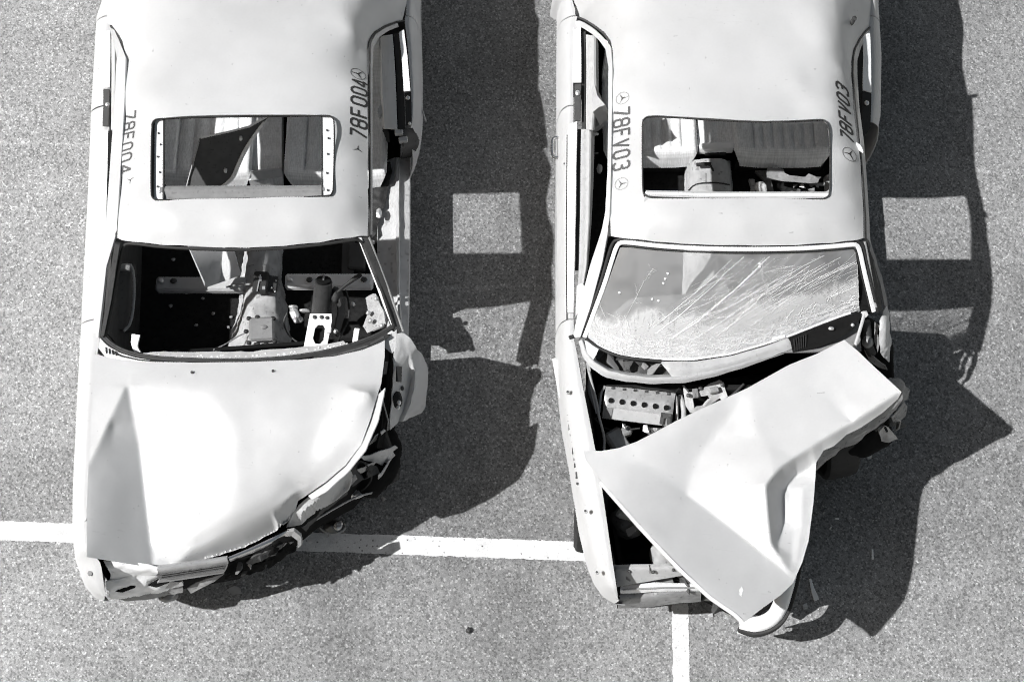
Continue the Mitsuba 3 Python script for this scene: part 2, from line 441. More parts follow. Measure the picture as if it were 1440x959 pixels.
label(k, 'long white painted bay line crossing under the noses of both cars', kind='structure')
k = add('parking_line', stripe((0.924,-1.349,0.000), (0.908,-2.805,0.000), .091, 8), 'line_paint', smooth=False)
label(k, 'short white painted bay line running towards the bottom edge', kind='structure')

# ================================================================= what both cars share
SECT = [(0.0, .935, 1), (.38, .927, 1), (-.018, .865, 0), (0, .74, 0), (.003, .62, 0), (-.002, .50, 0), (-.025, .34, 0), (-.055, .23, 0)]
def body_side(outer, inner, sgn, y0, y1, wheel=None, thick=.004, sect=SECT, nose=False):
    """A body panel between two stations: shoulder, bulge and tuck-under along a measured outer line; sgn +1 on the right."""
    o, i = A(outer, float), A(inner, float)
    o, i = o[np.argsort(o[:, 1])], i[np.argsort(i[:, 1])]
    n = max(8, int(abs(y1 - y0) / .018))
    ys = np.linspace(y0, y1, n)
    xo, xi = np.interp(ys, o[:, 1], o[:, 0]), np.interp(ys, i[:, 1], i[:, 0])
    zi = np.interp(ys, i[:, 1], i[:, 2])
    lines = []
    for a, z, rel in sect:
        x = xi + (xo - xi) * a if rel else xo + sgn * a
        zz = z + (zi - .935) * np.clip((z - .5) / .435, 0, 1)
        if nose:
            kk = .12 + .88 * np.clip((ys - y0) / .22, 0, 1) ** .7
            zz = np.where(zz < .64, .64 + (zz - .64) * kk, zz)
        lines.append(np.stack([x, ys, zz], 1))
    if sgn > 0:
        lines = [l[::-1] for l in lines]
    cut = None
    if wheel is not None:
        cut = lambda c: (np.hypot(c[:, 1] - wheel, c[:, 2] - .31) < .355)
    m = loft(lines, n=n, m=5, thick=thick, cut=cut)
    return m

def wheel(car, at, steer=0, side=1):
    prof = [(.19, -.085), (.28, -.095), (.305, -.08), (.312, -.05), (.312, .05), (.305, .08), (.28, .095), (.19, .085), (.19, -.085)]
    t = trimesh.creation.revolve(A(prof), sections=48)
    R = trimesh.transformations
    M = R.translation_matrix(at) @ R.rotation_matrix(math.radians(steer), [0, 0, 1]) @ R.rotation_matrix(math.pi / 2 * side, [0, 1, 0])
    t.apply_transform(M)
    k = add(f'{car}__wheel', t, 'rubber')
    rim = trimesh.creation.revolve(A([(0, .03), (.06, .05), (.10, .055), (.165, .03), (.19, .07), (.192, -.06), (.10, -.05), (0, -.05)]), sections=40)
    rim.apply_transform(M)
    add(f'{k}__rim', rim, 'steel')

def bench(car, cx, yf, z, mid, lx, rx, ribs, front=.05):
    """A rear bench: two hollowed seats with stitched pipes and a narrower middle, cushions and backrest."""
    for (x0, x1, name) in ((lx, mid[0], 'seat'), (mid[1], rx, 'seat')):
        w = x1 - x0
        def zf(x, y, zz, x0=x0, w=w):
            t = np.clip((x - x0) / w, 0, 1)
            inn = (t > .2) & (t < .84)
            fade = np.clip((y - yf - .015) / .09, 0, 1)
            pipe = np.abs(np.sin((t - .2) / .64 * math.pi * ribs)) ** .5
            base = z + .035 * (np.clip(np.abs(t - .52) * 2, 0, 1) ** 3)
            q = np.clip((y - yf) / front, 0, 1)
            fall = (1 - np.sqrt(np.clip(1 - (1 - q) ** 2, 0, 1))) * .16
            e = np.clip(np.minimum(t, 1 - t) * w / .035, 0, 1)
            side = (1 - np.sqrt(np.clip(1 - (1 - e) ** 2, 0, 1))) * .05
            seam = .012 * np.exp(-(((t - .2) * w / .007) ** 2)) + .012 * np.exp(-(((t - .84) * w / .007) ** 2))
            return base - (np.where(inn, .024 * (1 - pipe) + .008, 0) + seam) * fade - fall - side - .05 * np.clip((y - yf) / .5, 0, 1)
        pol = shapely.box(x0, yf, x1, yf + .52).buffer(-.045).buffer(.045, quad_segs=6)
        out = [(a, b, z) for a, b in list(pol.exterior.coords)[:-1]]
        k = add(f'{car}__rear_seat', sheet(out, res=.0085, thick=.01, zf=zf), 'fabric', smooth=60)
        add(f'{k}__valance', loft([[(x0 + .02, yf + .025, z - .12), (x1 - .02, yf + .025, z - .12)], [(x0 + .03, yf + .06, .24), (x1 - .03, yf + .06, .24)]], n=8, m=2, thick=.01), 'carpet')
        back = [[(x0, yf + .50, z - .05), (x1, yf + .50, z - .05)], [(x0 + .01, yf + .53, z + .15), (x1 - .01, yf + .53, z + .15)], [(x0 + .03, yf + .62, z + .42), (x1 - .03, yf + .62, z + .42)]]
        add(f'{k}__backrest', loft(back, n=20, m=5, thick=.06), 'fabric')

def shared(car, cx, pk, yw, steer):
    # boot, rear window, tail
    hw = .86
    out = [(cx - .62, 1.99, .965), (cx + .62, 1.99, .965), (cx + .74, 2.2, .945), (cx + .72, 2.93, .86), (cx - .72, 2.93, .86), (cx - .74, 2.2, .945)]
    add(f'{car}__boot_lid', sheet(out, lines=[[(cx, 1.99, .975), (cx, 2.5, .965), (cx, 2.93, .885)]], mode='rbf', res=.05, thick=.012), pk)
    g = loft([[(cx - .52, 1.545, 1.318), (cx, 1.575, 1.35), (cx + .52, 1.545, 1.318)], [(cx - .58, 1.77, 1.15), (cx, 1.80, 1.18), (cx + .58, 1.77, 1.15)], [(cx - .64, 1.965, .975), (cx, 1.975, .985), (cx + .64, 1.965, .975)]], n=24, m=8, closed_shell=False)
    add(f'{car}__rear_window', g, 'clear_glass', smooth=True)
    tail = [[(cx - .74, 2.935, .86), (cx, 2.955, .88), (cx + .74, 2.935, .86)], [(cx - .85, 2.95, .62), (cx, 2.985, .64), (cx + .85, 2.95, .62)], [(cx - .8, 2.91, .28), (cx, 2.94, .28), (cx + .8, 2.91, .28)]]
    add(f'{car}__tail_panel', loft(tail, n=40, m=5), pk)
    add(f'{car}__rear_bumper', sweep([(cx - .9, 2.55, .47), (cx - .9, 2.9, .47), (cx - .8, 3.02, .47), (cx, 3.05, .47), (cx + .8, 3.02, .47), (cx + .9, 2.9, .47), (cx + .9, 2.55, .47)], .05, .13, kind='rect', smooth_it=2), 'chrome')
    for s in (-1, 1):
        add(f'{car}__tail_light', rbox((.34, .05, .15), (cx + s * .62, 2.965, .70), (0, 0, -6 * s), .015), 'dark_trim')
        wheel(car, (cx + s * .74, yw + 2.79, .312), 0, s)
    # floor, bulkhead, shelf
    add(f'{car}__floor', rbox((1.50, 3.2, .03), (cx, 1.06, .235), (0, 0, 0), .005), 'carpet')
    add(f'{car}__boot_floor', rbox((1.5, .95, .04), (cx, 2.45, .40), (0, 0, 0), .005), 'dark_steel')
    add(f'{car}__parcel_shelf', rbox((1.62, .42, .03), (cx, 1.81, .925), (0, 0, 0), .005), 'dark_trim')
    add(f'{car}__seat_bulkhead', rbox((1.60, .03, .72), (cx, 1.62, .55), (0, 0, 0), .005), 'dark_trim')

def tub(car, key, x0, x1, y0, y1, z0, z1, m, t=.02):
    """An open tray: floor and four walls."""
    ms = [rbox((x1 - x0, y1 - y0, t), ((x0 + x1) / 2, (y0 + y1) / 2, z0)), rbox((t, y1 - y0, z1 - z0), (x0, (y0 + y1) / 2, (z0 + z1) / 2 + t)), rbox((t, y1 - y0, z1 - z0), (x1, (y0 + y1) / 2, (z0 + z1) / 2 + t)),
          rbox((x1 - x0 - t, t, z1 - z0), ((x0 + x1) / 2, y0, (z0 + z1) / 2 + t)), rbox((x1 - x0 - t, t, z1 - z0), ((x0 + x1) / 2, y1, (z0 + z1) / 2 + t))]
    return add(f'{car}__{key}', cat(*ms), m)

def tub_poly(car, key, pts, z0, z1, m, t=.02):
    """An open tray with the given plan."""
    pol = Polygon(A(pts)[:, :2]).buffer(0)
    wall = trimesh.creation.extrude_polygon(pol.difference(pol.buffer(-t)), z1 - z0, engine='earcut')
    base = trimesh.creation.extrude_polygon(pol.buffer(-t * 1.05), t, engine='earcut')
    wall.apply_translation([0, 0, z0]); base.apply_translation([0, 0, z0])
    return add(f'{car}__{key}', cat(wall, base), m)

def roof_surface(RS, cx, left, right, us=.46):
    """Crown of the roof running down over rounded shoulders to the measured gutter, pillar and belt lines."""
    left, right = [A(l, float)[np.argsort(A(l, float)[:, 1])] for l in (left, right)]
    def f(xy):
        xy = A(xy, float)
        x, y = xy[:, 0], xy[:, 1]
        z0 = RS(xy)
        out = z0.copy()
        for s, l in ((-1, left), (1, right)):
            xo, zo = np.interp(y, l[:, 1], l[:, 0]), np.interp(y, l[:, 1], l[:, 2])
            xs = cx + s * us
            t = np.clip((x - xs) / (xo - xs), 0, 1)
            g = 1 - (1 - t ** 2.4) ** .8
            def ext(q):
                e = np.clip(np.abs(q - cx) - .58, 0, None)
                return RS(np.c_[cx + np.clip(q - cx, -.58, .58), y]) - .75 * e - 1.5 * e * e
            zr = ext(x) + (zo - ext(xo)) * g
            k = np.clip((y - 1.03) / .12, 0, 1)
            out = np.where((x - xs) * s > 0, z0 * (1 - k) + zr * k, out)
        return out
    return f

def roof_field(pts):
    return field(pts, 'rbf', smoothing=2e-4)

# ================================================================= the car on the left
C = 'damaged_car'
label(C, 'left wreck, pale saloon with its windscreen gone and front right corner crushed', 'car')
CX = -1.405
PK = 'paint_white'
shared(C, CX, PK, -.87, 0)

# ---- roof with C-pillars and the sunroof opening
rl = [(-2.058,1.070,1.295),(-2.048,0.745,1.305),(-2.040,0.436,1.307),(-2.039,0.250,1.302),(-2.040,0.075,1.287)]
rr = [(-0.785,1.234,1.235),(-0.776,1.079,1.240),(-0.760,0.643,1.258),(-0.747,0.222,1.275),(-0.747,0.089,1.282)]
hdr = [(-2.040,0.076,1.285),(-2.011,0.058,1.297),(-1.957,0.046,1.306),(-1.791,0.018,1.325),(-1.532,0.001,1.337),(-1.367,-0.003,1.340),(-1.168,0.008,1.338),(-0.987,0.033,1.326),(-0.825,0.069,1.308),(-0.778,0.083,1.299),(-0.747,0.088,1.285)]
cl = [(-2.088,1.187,1.240),(-2.125,1.302,1.170),(-2.180,1.413,1.070),(-2.237,1.513,0.975),(-2.272,1.551,0.935)]
crp = [(-0.780,1.285,1.215),(-0.755,1.368,1.155),(-0.704,1.461,1.065),(-0.644,1.535,0.985),(-0.615,1.566,0.940)]
rear = [(-.545, 1.95, .935), (-.74, 1.985, .955), (-.80, 1.80, 1.12), (-.88, 1.55, 1.318), (-1.10, 1.565, 1.338), (-1.405, 1.575, 1.347), (-1.70, 1.565, 1.338), (-1.93, 1.55, 1.318), (-2.01, 1.80, 1.12), (-2.07, 1.985, .955), (-2.31, 1.95, .935)]
outl = rl + hdr[1:-1] + rr[::-1] + crp + rear + cl[::-1]
SUNL = [(-1.883,0.670,1.400),(-1.876,0.695,1.400),(-1.856,0.710,1.400),(-1.561,0.714,1.412),(-1.189,0.718,1.412),(-0.964,0.729,1.400),(-0.940,0.718,1.400),(-0.928,0.691,1.400),(-0.920,0.309,1.400),(-0.927,0.277,1.400),(-0.944,0.261,1.400),(-1.370,0.241,1.412),(-1.821,0.238,1.400),(-1.848,0.248,1.400),(-1.862,0.277,1.400)]
crown = []
for y, dz in ((1.5, -.055), (1.25, -.02), (.9, 0), (.5, 0), (.25, -.01), (.1, -.035)):
    for u, z in ((-.60, 1.352), (-.50, 1.388), (-.33, 1.414), (0, 1.424), (.33, 1.414), (.50, 1.388), (.60, 1.352)):
        crown.append((CX + u * .98, y, z + dz))
RS = roof_field(rl + hdr[1:-1] + rr + crown + [(-1.405, 1.575, 1.347), (-1.93, 1.55, 1.318), (-.88, 1.55, 1.318)])
roof_z = roof_surface(RS, CX, rl[:1] + cl + [(-2.31, 1.95, .935)], rr[:1] + crp + [(-.545, 1.95, .935)])
k = add(f'{C}__roof', sheet(outl, holes=[SUNL], surf=roof_z, res=.016, thick=.006), PK, smooth=50)
add(f'{k}__lining', sheet([(x, y, 0) for x, y in ((-1.94, 0.10), (-.87, .10), (-.87, 1.2), (-.98, 1.5), (-1.83, 1.5), (-1.95, 1.2))], holes=[[(x + (.05 if x > CX else -.05), y + (.01 if y > .5 else -.01), z) for x, y, z in SUNL]], surf=lambda xy: roof_z(xy) - .035, res=.05, thick=.004), 'lining')
add(f'{k}__sunroof_seal', sweep(chaikin(SUNL + SUNL[:2], 2) - [0, 0, .006], .007, .012, kind='rect'), 'rubber')
# serial figures and stars stencilled along both roof edges
k1 = add(f'{k}__lettering', lettering('78F004', (-0.769,0.651,1.340), (0, 1, 0), (-1, 0, 0), .325, .078, roof_z, .0012, .15), 'ink', smooth=False)
label(k1, 'dark stencilled figures 78F004 along the right edge of the left roof')
k1 = add(f'{k}__lettering', lettering('78F004', (-2.052,0.785,1.340), (0, -1, 0), (1, 0, 0), .355, .066, roof_z, .0012, .15), 'pale_ink', smooth=False)
label(k1, 'faint grey stencilled figures 78F004 along the left edge of the left roof')
add(f'{k}__star', star((-0.820,1.022,1.380), .039, 60, roof_z, .0012, False, .12), 'ink', smooth=False)
add(f'{k}__star_ring', star((-0.820,1.022,1.380), .039, 60, roof_z, .0012, only_ring=True), 'pale_ink', smooth=False)
add(f'{k}__star', star((-0.808,0.569,1.380), .030, 90, roof_z, .0012, False, .13), 'ink', smooth=False)
add(f'{k}__star', star((-1.985,0.380,1.380), .024, 270, roof_z, .0012, False, .11), 'pale_ink', smooth=False)
m_ = (-0.755,1.492,1.150)
add(f'{k}__rivet', cyl((m_[0] - .004, m_[1], m_[2] - .03), (m_[0] + .008, m_[1], m_[2] + .012), .012), 'dark_steel')

# sunroof guides and front tray


add(f'{C}__sunroof_guide', loft([[(-1.908,0.730,1.366),(-1.880,0.256,1.366)], [(-1.873,0.727,1.372),(-1.846,0.254,1.372)], [(-1.831,0.728,1.378),(-1.800,0.251,1.378)]], n=12, m=3, thick=.012), 'white_strip')
add(f'{C}__sunroof_guide', loft([[(-0.993,0.736,1.378),(-0.972,0.263,1.378)], [(-0.948,0.739,1.372),(-0.932,0.266,1.372)], [(-0.919,0.742,1.366),(-0.904,0.268,1.366)]], n=12, m=3, thick=.012), 'white_strip')
add(f'{C}__sunroof_guide__guide_channel', sweep([(-1.825,0.726,1.374),(-1.798,0.253,1.374)], .010, .02, kind='rect'), 'dark_trim')
add(f'{C}__sunroof_guide_001__guide_channel', sweep([(-1.000,0.738,1.374),(-0.980,0.265,1.374)], .006, .02, kind='rect'), 'dark_trim')
add(f'{C}__sunroof_guide__guide_channel', sweep([(-1.880,0.707,1.378),(-1.854,0.259,1.378)], .016, .008, kind='rect'), 'dark_trim')

dots = [(-1.848,0.632,1.377),(-1.832,0.566,1.377),(-1.842,0.496,1.377),(-1.825,0.406,1.377),(-1.831,0.324,1.377),(-0.967,0.649,1.377),(-0.958,0.603,1.377),(-0.959,0.512,1.377),(-0.959,0.402,1.377),(-0.952,0.304,1.377)]
for d in dots:
    add(f'{C}__sunroof_guide__screw', cyl(d, (d[0], d[1], d[2] + .006), .0055, sides=10), 'dark_trim')
add(f'{C}__sunroof_tray', loft([[(-1.819,0.326,1.365),(-0.976,0.330,1.365)], [(-1.820,0.306,1.372),(-0.971,0.312,1.372)], [(-1.823,0.289,1.366),(-0.967,0.297,1.366)], [(-1.827,0.267,1.360),(-0.963,0.275,1.360)], [(-1.887,0.231,1.360),(-0.903,0.239,1.360)]], n=20, m=4, thick=.01), 'grey_trim')

# ---- gutters (drip rails) and A-pillars
add(f'{C}__drip_rail', sweep([(x - .006, y, z - .006) for x, y, z in cl[::-1][1:] + [(a, b, c) for a, b, c in rl]], .014, .012, smooth_it=1), 'dark_trim')
add(f'{C}__drip_rail', sweep([(x + .006, y, z - .006) for x, y, z in crp[::-1] + rr], .010, .010, smooth_it=1), 'dark_trim')
add(f'{C}__roof_rail', loft([[(-2.205,1.441,1.030),(-2.132,1.284,1.170),(-2.060,1.109,1.302),(-2.048,0.868,1.312),(-2.041,0.572,1.315),(-2.039,0.328,1.310),(-2.039,0.116,1.285),(-2.102,-0.035,1.170),(-2.133,-0.210,1.060),(-2.160,-0.348,0.965)], [(-2.241,1.472,1.000),(-2.170,1.301,1.140),(-2.119,1.133,1.260),(-2.106,0.881,1.288),(-2.102,0.584,1.292),(-2.100,0.338,1.288),(-2.105,0.129,1.255),(-2.129,-0.026,1.150),(-2.156,-0.202,1.040),(-2.176,-0.343,0.950)]], n=60, m=3, thick=.012), PK)
add(f'{C}__roof_rail', loft([[(-0.639,1.518,0.990),(-0.696,1.444,1.070),(-0.743,1.352,1.160),(-0.764,1.270,1.210),(-0.762,1.086,1.226),(-0.748,0.652,1.240),(-0.736,0.233,1.250),(-0.735,0.111,1.250)], [(-0.632,1.510,0.965),(-0.685,1.434,1.050),(-0.729,1.347,1.130),(-0.752,1.255,1.190),(-0.752,1.096,1.208),(-0.740,0.662,1.220),(-0.729,0.242,1.230),(-0.727,0.120,1.230)]], n=60, m=3, thick=.012), 'alloy')
# windscreen aperture: rubber, pillar skins
add(f'{C}__windscreen_frame', sweep([(-2.136,-0.345,0.955),(-2.117,-0.286,1.000),(-2.089,-0.192,1.065),(-2.055,-0.085,1.145),(-2.023,0.017,1.235),(-2.005,0.048,1.265),(-1.968,0.048,1.285),(-1.792,0.012,1.312),(-1.533,-0.006,1.325),(-1.369,-0.009,1.328),(-1.169,0.002,1.325),(-0.988,0.027,1.313),(-0.826,0.061,1.295),(-0.790,0.070,1.280),(-0.766,0.049,1.255),(-0.725,-0.027,1.180),(-0.684,-0.122,1.090),(-0.652,-0.204,1.025),(-0.621,-0.283,0.962)], .018, .02, smooth_it=1), 'rubber')
add(f'{C}__windscreen_frame__pillar_skin', loft([[(-2.023,0.054,1.270),(-2.058,-0.069,1.155),(-2.093,-0.190,1.060),(-2.136,-0.331,0.960)], [(-2.048,0.060,1.275),(-2.080,-0.053,1.165),(-2.116,-0.190,1.060),(-2.155,-0.337,0.955)]], n=30, m=3, thick=.03), 'dark_trim')
add(f'{C}__windscreen_frame__pillar_skin', loft([[(-0.798,0.076,1.285),(-0.758,-0.009,1.195),(-0.713,-0.106,1.100),(-0.672,-0.202,1.020),(-0.636,-0.278,0.960)], [(-0.779,0.074,1.288),(-0.739,-0.012,1.200),(-0.694,-0.108,1.105),(-0.652,-0.204,1.025),(-0.617,-0.272,0.965)]], n=30, m=3, thick=.012), 'white_strip')
add(f'{C}__windscreen_frame__pillar_skin', loft([[(-0.776,0.082,1.280),(-0.732,-0.007,1.190),(-0.688,-0.102,1.090),(-0.646,-0.198,1.010),(-0.607,-0.282,0.950)], [(-0.740,0.084,1.275),(-0.699,-0.005,1.185),(-0.655,-0.102,1.090),(-0.613,-0.204,1.005),(-0.577,-0.291,0.940)]], n=30, m=3, thick=.03), 'dark_trim')
add(f'{C}__windscreen_frame__pillar_core', sweep([(-0.768,0.086,1.235),(-0.721,-0.010,1.140),(-0.676,-0.103,1.045),(-0.641,-0.188,0.965),(-0.609,-0.275,0.900)], .055, .10, kind='rect'), 'dark_trim')
add(f'{C}__windscreen_frame__pillar_trim', sweep([(-0.739,0.082,1.280),(-0.699,-0.007,1.190),(-0.654,-0.104,1.095),(-0.612,-0.206,1.010),(-0.573,-0.307,0.940)], .012, .012), 'alloy')
# cowl seal along the foot of the missing windscreen
cowl = [(-2.152,-0.329,0.955),(-2.128,-0.359,0.950),(-2.089,-0.393,0.945),(-2.027,-0.425,0.945),(-1.954,-0.448,0.950),(-1.821,-0.470,0.960),(-1.633,-0.480,0.966),(-1.410,-0.485,0.968),(-1.207,-0.472,0.966),(-1.023,-0.443,0.962),(-0.875,-0.405,0.957),(-0.747,-0.355,0.952),(-0.673,-0.315,0.950),(-0.625,-0.282,0.950)]
add(f'{C}__windscreen_seal', sweep(cowl, .030, .022, smooth_it=2), 'rubber')
add(f'{C}__windscreen_seal__bead', sweep([(x, y + .006, z + .010) for x, y, z in cowl], .006, .006, smooth_it=2), 'dark_steel')
# left corner cowl vent: pale panel with dark slots
add(f'{C}__cowl_corner', loft([[(-2.163,-0.351,0.950),(-2.126,-0.391,0.950),(-2.067,-0.431,0.952),(-1.970,-0.465,0.958),(-1.875,-0.483,0.962)], [(-2.165,-0.408,0.955),(-2.126,-0.458,0.960),(-2.061,-0.480,0.965),(-1.966,-0.497,0.970),(-1.873,-0.501,0.970)]], n=16, m=3, thick=.006), 'white_strip')
add(f'{C}__cowl_corner__vent_edge', sweep([(-2.091,-0.431,0.962),(-2.036,-0.456,0.966),(-1.948,-0.478,0.972),(-1.835,-0.490,0.976),(-1.761,-0.493,0.978)], .008, .006, taper=(1.4, 1, .5)), 'rubber')
for i in range(4):
    a = A((-2.127,-0.405,0.957)) * (1 - i / 9) + A((-1.968,-0.474,0.966)) * i / 9
    b = A((-2.120,-0.439,0.962)) * (1 - i / 9) + A((-1.960,-0.479,0.968)) * i / 9
    add(f'{C}__cowl_corner__vent_slot', sweep([a + [0, 0, .004], (a + b) / 2 + [0, 0, .005], b + [0, 0, .004]], .007, .006, kind='rect'), 'rubber')
add(f'{C}__cowl_corner', loft([[(-0.607,-0.297,0.945),(-0.632,-0.325,0.945),(-0.673,-0.353,0.945),(-0.717,-0.381,0.945)], [(-0.605,-0.399,0.930),(-0.631,-0.427,0.930),(-0.653,-0.409,0.935),(-0.680,-0.387,0.940)]], n=12, m=3, thick=.006), PK)
add(f'{C}__cowl_vent', loft([[(-1.040,-0.459,0.972),(-0.911,-0.431,0.972),(-0.800,-0.398,0.970),(-0.708,-0.358,0.968),(-0.661,-0.324,0.965)], [(-1.020,-0.478,0.972),(-0.906,-0.455,0.972),(-0.788,-0.426,0.970),(-0.693,-0.382,0.968),(-0.642,-0.348,0.965)]], n=12, m=3, thick=.006), 'rubber')
add(f'{C}__cowl_vent__wiper_arm', sweep([(-1.002,-0.467,0.972),(-0.891,-0.444,0.975),(-0.762,-0.404,0.975),(-0.671,-0.351,0.972)], .012, .01), 'dark_steel')
# dashboard ledge with crumbs of glass
add(f'{C}__dash_ledge', loft([[(-1.933,-0.427,0.930),(-1.755,-0.427,0.925),(-1.568,-0.425,0.925),(-1.382,-0.419,0.925),(-1.195,-0.409,0.925),(-1.009,-0.389,0.925),(-0.886,-0.367,0.930)], [(-1.914,-0.455,0.940),(-1.750,-0.463,0.940),(-1.564,-0.467,0.940),(-1.378,-0.465,0.940),(-1.192,-0.455,0.940),(-1.007,-0.427,0.940),(-0.866,-0.387,0.940)]], n=70, m=4, thick=.012, rough=.012), 'light_trim')
rng = np.random.default_rng(5)
la = resample([(-1.918,-0.449,0.945),(-1.564,-0.452,0.945),(-1.192,-0.437,0.945),(-0.877,-0.381,0.945)], 60)
crumbs = [lump(la[rng.integers(60)] + rng.normal(0, .006, 3) * [1, 1, .2], rng.uniform(.003, .007, 3), i, .4, 1) for i in range(60)]
labels[add(f'{C}__dash_ledge__glass_crumb', cat(*crumbs), 'white_strip', smooth=False)] = {'kind': 'stuff'}

# ---- hood, buckled: raised left flank, a long valley, a bulge on the right, rolled front lip
hood_o = [(-2.175,-0.444,0.965),(-2.117,-0.462,0.970),(-2.033,-0.480,0.975),(-1.926,-0.491,0.985),(-1.666,-0.499,0.990),(-1.388,-0.497,0.990),(-1.112,-0.483,0.985),(-0.927,-0.462,0.980),(-0.781,-0.423,0.972),(-0.667,-0.360,0.965),(-0.664,-0.460,0.985),(-0.676,-0.628,1.015),(-0.698,-0.720,1.035),(-0.725,-0.828,1.035),(-0.770,-0.954,1.010),(-0.853,-1.048,0.945),(-0.959,-1.120,0.870),(-1.051,-1.163,0.810),(-1.107,-1.187,0.760),(-1.140,-1.241,0.640),(-1.202,-1.305,0.620),(-1.369,-1.396,0.620),(-1.549,-1.464,0.660),(-1.721,-1.508,0.715),(-1.847,-1.526,0.725),(-1.984,-1.527,0.830),(-2.139,-1.529,0.955),(-2.153,-1.373,0.965),(-2.159,-1.227,0.975),(-2.162,-1.064,0.985),(-2.170,-0.808,0.975),(-2.172,-0.612,0.970)]
hood_l = [[(-1.996,-0.625,0.995),(-2.082,-0.853,0.995),(-2.162,-1.064,0.985)], [(-1.998,-0.621,0.985),(-1.965,-0.774,0.930),(-1.934,-0.925,0.860),(-1.902,-1.168,0.775),(-1.875,-1.348,0.735),(-1.848,-1.525,0.720)],
          [(-1.997,-0.623,0.990),(-1.765,-0.630,1.010),(-1.432,-0.649,1.020),(-1.065,-0.647,1.015),(-0.827,-0.630,1.020)], [(-1.857,-0.695,0.985),(-1.759,-0.979,0.910),(-1.671,-1.266,0.850),(-1.587,-1.403,0.800)],
          [(-1.423,-0.857,1.005),(-1.416,-1.143,0.945),(-1.398,-1.330,0.875)], [(-0.968,-0.818,1.005),(-1.002,-0.997,0.965),(-1.028,-1.099,0.925)], [(-0.896,-0.850,1.030),(-0.923,-0.972,1.005),(-0.961,-1.074,0.945)], [(-0.795,-0.684,1.075),(-0.739,-0.699,1.085),(-0.715,-0.721,1.060)],
          [(-0.764,-0.814,1.050),(-0.836,-0.954,1.010),(-0.947,-1.073,0.940),(-1.054,-1.155,0.860)], [(-1.110,-1.226,0.790),(-1.165,-1.278,0.800),(-1.243,-1.333,0.805),(-1.343,-1.388,0.800),(-1.452,-1.436,0.785),(-1.570,-1.472,0.765)], [(-1.080,-1.155,0.860),(-1.184,-1.222,0.880),(-1.308,-1.284,0.885),(-1.454,-1.360,0.850),(-1.639,-1.440,0.800)],
          [(-2.054,-0.840,0.955),(-2.047,-1.169,0.905),(-2.055,-1.500,0.885)], [(-1.167,-0.858,1.010),(-1.182,-1.070,0.955)]]
hm = sheet(hood_o, hood_l, res=.010, thick=.003, blur=.006, soft=.035, crisp=[hood_l[0], hood_l[1], hood_l[7], hood_l[9], hood_o[17:27]], rough=.012, rfreq=4.5)
k = add(f'{C}__hood', hm, PK, smooth=32)
label(k, 'buckled pale hood with a dark triangular fold on its left flank')
for q in [(-1.660,-0.560,1.000),(-1.240,-0.552,1.000)]:
    z = float(hm.surf([[q[0], q[1]]])[0])
    add(f'{k}__washer_jet', cyl((q[0], q[1], z - .005), (q[0], q[1], z + .010), .007), 'dark_trim')
# folded flange along the right front edge
add(f'{k}__flange', loft([[(-0.648,-0.662,1.045),(-0.679,-0.843,1.055),(-0.742,-0.995,1.030),(-0.832,-1.088,0.965),(-0.945,-1.168,0.890),(-1.027,-1.194,0.825)], [(-0.689,-0.692,1.020),(-0.722,-0.831,1.020),(-0.779,-0.955,0.990),(-0.861,-1.050,0.928),(-0.971,-1.124,0.858),(-1.052,-1.164,0.800)]], n=40, m=3, thick=.006, rough=.008), PK)

# ---- left side
lo = [(-2.376,2.017,0.650),(-2.373,1.874,0.650),(-2.371,1.638,0.650),(-2.362,1.360,0.650),(-2.355,1.086,0.650),(-2.341,0.774,0.650),(-2.330,0.511,0.650),(-2.322,0.252,0.650),(-2.311,-0.086,0.650),(-2.302,-0.293,0.650),(-2.295,-0.578,0.650),(-2.284,-0.897,0.650),(-2.278,-1.132,0.650),(-2.265,-1.363,0.650),(-2.245,-1.495,0.650),(-2.203,-1.605,0.650),(-2.155,-1.657,0.650),(-2.099,-1.679,0.650)]
lo = [(-2.33, 2.95, .65), (-2.345, 2.3, .65), (-2.345, 1.75, .65)] + lo
li = [(-2.251,1.546,0.935),(-2.236,1.337,0.935),(-2.223,1.114,0.935),(-2.212,0.894,0.935),(-2.199,0.634,0.935),(-2.184,0.337,0.935),(-2.171,-0.037,0.935),(-2.167,-0.323,0.940)]
li = [(-2.20, 2.95, .9), (-2.25, 2.3, .935), (-2.29, 1.95, .935)] + li
lf = [(-2.168,-0.389,0.945),(-2.175,-0.445,0.945),(-2.175,-0.681,0.945),(-2.170,-0.989,0.940),(-2.167,-1.286,0.920),(-2.149,-1.483,0.890),(-2.094,-1.523,0.860),(-2.084,-1.563,0.840),(-2.078,-1.631,0.790),(-2.076,-1.676,0.730),(-2.079,-1.693,0.690)]
add(f'{C}__rear_fender', body_side(lo, li, -1, 1.60, 2.94, 1.92), PK)
add(f'{C}__rear_door', body_side(lo, li, -1, 1.035, 1.595), PK)
kd = add(f'{C}__front_door', body_side(lo, li, -1, -.235, 1.027), PK)
add(f'{C}__front_fender', body_side(lo, lf, -1, (-2.099,-1.676,0.650)[1], -.243, -.87, nose=True), PK)
hd = [(-2.332,0.890,0.780),(-2.340,0.868,0.780),(-2.332,0.771,0.780),(-2.321,0.749,0.780)]
add(f'{kd}__handle', sweep([(hd[0][0] + .03,) + hd[0][1:]] + hd + [(hd[-1][0] + .03,) + hd[-1][1:]], .016, .02, smooth_it=1), 'chrome')
kt = add(f'{C}__side_moulding', sweep([(-2.360,1.891,0.700),(-2.355,1.656,0.700),(-2.350,1.378,0.700),(-2.352,1.196,0.700),(-2.359,1.012,0.690)], .012, .018), 'alloy')
